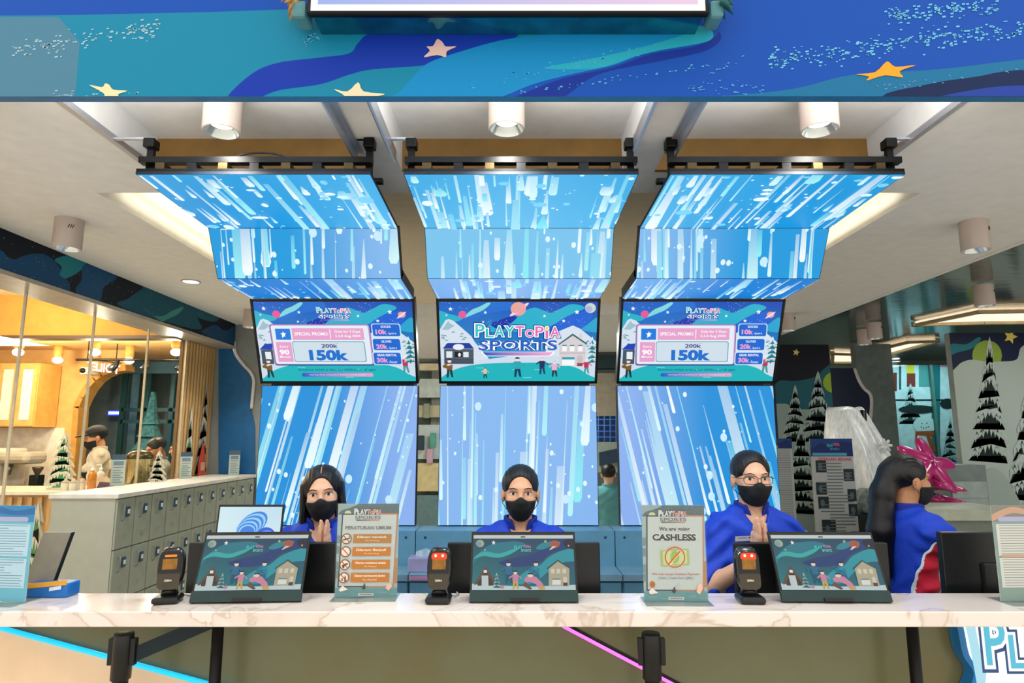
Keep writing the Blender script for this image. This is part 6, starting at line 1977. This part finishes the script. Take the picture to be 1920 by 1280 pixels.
snow_tree(c, *K(1010, 860), 70, 44, '#14302e', '#a9b8b6', 5, 51); snow_tree(c, *K(1290, 1150), 85, 36, '#14302e', '#a9b8b6', 6, 52)
c.ell(*K(1110, 890), 22, 16, '#c4cecc').poly([K(1045, 935), K(1170, 930), K(1180, 960), K(1150, 970), K(1200, 1080), K(1160, 1080), K(1120, 965), K(1060, 960), K(1060, 1020), K(1040, 1020)], '#a04a24')
for a in ((1090, 880), (1125, 878), (1085, 905), (1100, 912), (1120, 910), (1135, 903)): c.ell(*K(*a), 1.3, 1.3, '#1a2424', n=6, bump=False)
c.up(); c.ell(*K(1060, 780), 36, 8, '#1a2828').ell(*K(1270, 740), 14, 10, '#1a2828')
c.build('window_print', (w0, WYr + .018, zt), (1, 0, 0), (0, 0, -1), M_PRINT, t)
MB().box(w0, w1, WYr - .005, WYr + .003, 0, zt).build('pane', glass_mat('window_glass', '#dfeef0'), t)
for x in (w0 - .02, (w0 + w1) / 2 + .1, w1): MB().box(x - .02, x + .02, WYr - .03, WYr + .01, 0, zt).build('post', pm('post_teal', '#26514e', .4), t)
MB().box(w0, w1, WYr - .04, WYr, at(1740, 869, Y=WYr).z - .02, at(1740, 869, Y=WYr).z + .02).build('blue_rail', pm('rail_blue', '#1f6fc0', .4), t)

# silver sheet draped over a tall frame
TY = 6.7
apx = at(1628, 764, Y=TY); bl = at(1573, 935, Y=TY); br = at(1722, 905, Y=TY)
t = thing('silver_sheet', 'crumpled silver sheet draped to a peak over equipment', 'tarpaulin', (apx.x, TY, .2))
mb = MB(); NA, NZ = 64, 22; vs, fs = [], []
R = random.Random(4); ph = [R.uniform(0, 6.28) for _ in range(6)]
z0, z1 = at(1600, 925, Y=TY).z, apx.z
tl = at(1566, 764, Y=TY)
xa, xb = at(1563, 764, Y=TY).x, apx.x + .03
bl, br = at(1560, 925, Y=TY).x, at(1716, 925, Y=TY).x
for j in range(NZ + 1):
    f = j / NZ
    for k in range(NA):
        a = 2 * math.pi * k / NA
        ca, sa = math.cos(a), math.sin(a)
        e = f ** .85
        x = ((xa + xb) / 2 + (xb - xa) / 2 * ca) * (1 - e) + ((bl + br) / 2 + (br - bl) / 2 * ca) * e
        pl_ = abs(((k * 9 / NA + .12 * math.sin(4 * f + ph[0])) % 1) - .5) * 2          # sharp pleats
        p2 = abs(((k * 23 / NA + ph[1]) % 1) - .5) * 2
        y = TY + .15 + (.04 + .34 * e) * sa * (1 - .42 * f ** .5 * pl_ - .14 * p2 * f)
        vs.append((x + .03 * f * math.sin(9 * f + 5 * a), y, z1 + (z0 - z1) * f + .02 * (1 - f) * math.sin(3 * a) + (.04 * pl_ if j == NZ else 0)))
for j in range(NZ):
    for k in range(NA): fs.append((j * NA + k, j * NA + (k + 1) % NA, (j + 1) * NA + (k + 1) % NA, (j + 1) * NA + k))
fs.append(tuple(range(NA)))
mb.add(vs, fs, True)
mb.build('sheet', pm('silver_foil', '#e6ecec', .34, .15, namt=.08, nscale=22, bump=.3, stretch=(2.5, 2.5, .5)), t)
MB().tube([(apx.x, TY + .1, .0), (apx.x, TY + .1, z1 - .02)], .03, 8).build('pole', M_BLACKM, t)
MB().box(apx.x - .35, apx.x + .45, TY - .05, TY + .4, 0, z0 - .02).build('machine_base', pm('machine_dark', '#14181a', .5), t)
# white twist tied round it
q_ = at(1658, 835, Y=TY - .06)
mb = MB()
for k in range(7):
    a = k * .9; mb.tube([q_, q_ + Vector((.07 * math.cos(a), -.02, .07 * math.sin(a)))], [.025, .012], 6)
mb.build('knot', pm('white_plastic_wrap', '#dfe6e6', .3), t)

# round reel below the sheet
q_ = at(1632, 940, Y=5.7)
t = thing('round_reel', 'grey round reel with dark hole below the silver sheet', 'reel', (q_.x, 5.75, q_.z - .11))
MB().lathe([(.028, 0), (.105, 0), (.11, .012), (.11, .12), (.028, .12), (.028, 0)], (q_.x, 5.68, q_.z), 28, axis='y').build('disc', pm('reel_grey', '#6f7a76', .6, namt=.2, nscale=30), t)
MB().lathe([(.028, -.004), (.018, -.006), (.018, .1)], (q_.x, 5.68, q_.z), 18, axis='y').build('hub', pm('hub_light', '#c8d0d0', .4), t)
MB().box(q_.x - .2, q_.x + .2, 5.68, 5.8, 0, q_.z - .108).build('stand', pm('machine_dark', '#14181a', .5), t)

# pink inflatable stars in a stack
t = thing('pink_inflatable', 'stack of glossy magenta spiked inflatable cushions', 'inflatable', (at(1750, 900, Y=5.6).x, 5.6, 0))
M_PINK = pm('magenta_vinyl', '#b32a72', .18, coat=.5, namt=.05)
def spiky(c_, r, tilt, spin):
    mb = MB(); n = 40; vs, fs = [], []
    Rm = Euler((tilt, 0, spin)).to_matrix()
    for j in range(9):
        ph_ = math.pi * (j / 8 - .5)
        for k in range(n):
            a = 2 * math.pi * k / n
            lobe = .38 + .62 * abs(math.cos(2.5 * a)) ** 2.2
            vs.append(Vector(c_) + Rm @ Vector((r * lobe * math.cos(ph_) * math.cos(a), r * lobe * math.cos(ph_) * math.sin(a), r * .22 * math.sin(ph_) * (1.2 - .6 * lobe))))
    for j in range(8):
        for k in range(n): fs.append((j * n + k, j * n + (k + 1) % n, (j + 1) * n + (k + 1) % n, (j + 1) * n + k))
    mb.add(vs, fs, True); return mb
for k, (x, y, r, ti, sp_) in enumerate(((1742, 870, .30, 1.0, .3), (1748, 905, .26, .25, .9), (1752, 935, .24, .1, 1.6))):
    q_ = at(x, y, Y=5.6); spiky(q_, r, ti, sp_).build('star_cushion', M_PINK, t)
q_ = at(1752, 940, Y=5.6)
MB().box(q_.x - .2, q_.x + .2, 5.45, 5.75, 0, q_.z - .04).build('plinth', pm('plinth_grey', '#8c938c', .6), t)
# low bench at the right of the ponytail woman
q_ = at(1790, 950, Y=4.8)
t = thing('low_bench', 'pale green grey bench top before the snowy pillar', 'bench', (q_.x, 4.88, 0))
MB().cbox((q_.x, 4.88, q_.z - .04), (.7, .5, .08), bev=.01).build('top', pm('bench_top', '#a9b2a0', .5), t)
MB().box(q_.x - .33, q_.x + .33, 4.68, 5.08, 0, q_.z - .08).build('body', pm('bench_body', '#6f7a70', .6), t)
q_ = at(1790, 915, Y=6.0)
t = thing('grey_locker', 'two small grey locker doors under the play window', 'lockers', (q_.x, 6.2, 0))
MB().box(q_.x - .02, q_.x + .34, 6.05, 6.3, 0, at(1790, 872, Y=6.0).z).build('body', pm('small_locker', '#6a7876', .5), t)
for z_ in (at(1790, 905, Y=6).z, at(1790, 937, Y=6).z): MB().box(q_.x - .0, q_.x + .32, 6.03, 6.05, z_ - .14, z_ + .01).build('door', pm('small_locker_door', '#8a9896', .4), t)

# two tall instruction boards
def info_board(x0, x1, y0, Y, label, full):
    a, b = at(x0, y0, Y=Y), at(x1, y0, Y=Y); w = b.x - a.x; h = a.z - .1
    t = thing('info_board', label, 'banner', ((a.x + b.x) / 2, Y, 0))
    MB().box(a.x, b.x, Y, Y + .012, .1, a.z).build('panel', pm('board_white', '#a8aeae', .5), t)
    MB().cbox(((a.x + b.x) / 2, Y + .03, .05), (w, .16, .1), bev=.01).build('foot', pm('foot_alu', '#8a9090', .3, .6), t)
    c = Canvas(w, h, [(300, 80), (600, 80), (600, 80 + 300 * h / w), (300, 80 + 300 * h / w)])
    c.fill('#a9b0b2').rect(300, 80, 600, 205, '#142a66').poly(smooth_pts([(300, 150), (380, 110), (440, 140), (520, 100), (600, 110), (600, 80), (300, 80)], 4), '#1c3f7c')
    if full:
        c.text('PLAY', 420, 118, 462, 140, '#3fb8b0', .03).text('TOPIA', 466, 112, 510, 132, '#d86a6a', .03).text('SPORTS', 440, 145, 505, 162, '#3f88b8', .03)
        c.rect(312, 180, 556, 200, '#4f98b8')
        c.text('DENGAN BENAR', 352, 212, 586, 236, '#b84a5c', .03)
        for x, y, s_ in ((330, 232, 1), (522, 292, 1), (322, 385, 1), (540, 430, 1), (330, 482, 1), (540, 532, 1), (345, 640, 1.3), (540, 720, 1.2)):
            c.rect(x, y, x + 74 * s_, y + 84 * s_, '#1e2a30').ell(x + 30 * s_, y + 45 * s_, 16, 24, '#4a6068')
        for y in range(250, 80 + int(300 * h / w), 22):
            k = (y // 75) % 2
            c.rect(405 if k == 0 else 345, y, 580 if k == 0 else 510, y + 7, '#5f686c', False)
        c.up()
    else:
        c.rect(330, 165, 420, 195, '#c87a94')
        for y in range(220, 80 + int(300 * h / w), 22): c.rect(330, y, 570, y + 8, '#6f7a7c', False)
        c.up()
    c.build('print', (a.x, Y - .001, a.z), (1, 0, 0), (0, 0, -1), M_PRINT, t)
    return t


info_board(1518, 1597, 822, 5.6, 'tall instruction board with small photos beside the silver sheet', True)
info_board(1440, 1484, 822, 5.7, 'narrow text board half hidden by the right column', False)

# things seen through the gaps between the columns
t = thing('gallery_front', 'cream tiered balcony front far behind, left gap between columns', 'balcony', (-1.05, 9.8, 0))
for k, (y0, y1, cc) in enumerate(((560, 590, '#e0d2b0'), (682, 694, '#e6dcc0'), (710, 745, '#c0cfcc'), (760, 782, '#b4b090'), (796, 860, '#b8c6c8'), (868, 920, '#c4b98c'), (928, 985, '#5f7f84'))):
    a, b = at(778, y0, Y=9.8), at(832, y1, Y=9.8)
    MB().box(a.x - .1, b.x + .1, 9.8 - .05 * (k % 2), 9.95, b.z, a.z).build('tier', pm('tier_%d' % k, cc, .6), t)
MB().box(-1.25, -.85, 9.95, 10.1, 0, 2.8).build('rear_wall', pm('tier_rear', '#8a9088', .7), t)
for x, y, cc in ((806, 855, '#b89ab0'), (800, 770, '#8a9480'), (812, 825, '#4f9a88'), (790, 830, '#1c3a40')):
    a = at(x, y, Y=9.72); MB().cbox((a.x, 9.72, a.z), (.09, .05, .22), bev=.01).build('figure_panel', pm('fp' + cc, cc, .6), t)
t = thing('game_kiosk', 'dark green hall kiosk with blue grid panel seen in the right gap', 'kiosk', (1.52, 9.0, 0))
for k, (y0, y1, cc) in enumerate(((664, 690, '#123238'), (700, 780, '#8c8470'), (780, 828, '#16305c'), (828, 885, '#8a9488'), (920, 985, '#55706e'))):
    a, b = at(1118, y0, Y=9.0), at(1162, y1, Y=9.0)
    MB().box(a.x - .1, b.x + .1, 9.0 - .04 * (k % 2), 9.2, b.z, a.z).build('panel', pm('kp_%d' % k, cc, .5), t)
mb = MB()
for k in range(4):
    a, b = at(1118, 786 + k * 11, Y=8.94), at(1162, 786 + k * 11, Y=8.94); mb.tube([a, b], .006, 6)
    a, b = at(1122 + k * 11, 780, Y=8.94), at(1122 + k * 11, 828, Y=8.94); mb.tube([a, b], .006, 6)
mb.build('grid', pm('grid_blue', '#3f78c8', .5, emit=.2), t)
MB().slab(at(1124, 848, Y=8.9), Vector((.38, 0, .08)), Vector((0, 0, -.18)), (0, .05, 0)).build('notice', pm('notice_navy', '#1c3448', .5), t)
person('person with black hair far behind, seen in the gap right of the middle column', (at(1141, 900, Y=7.2).x, 7.2, 0), 1.36, yaw=3.0, arms='down', hair='short', shirt=pm('teal_shirt', '#5aa0a8', .8), collar=pm('teal_shirt', '#5aa0a8', .8), mask=False, h=.011)
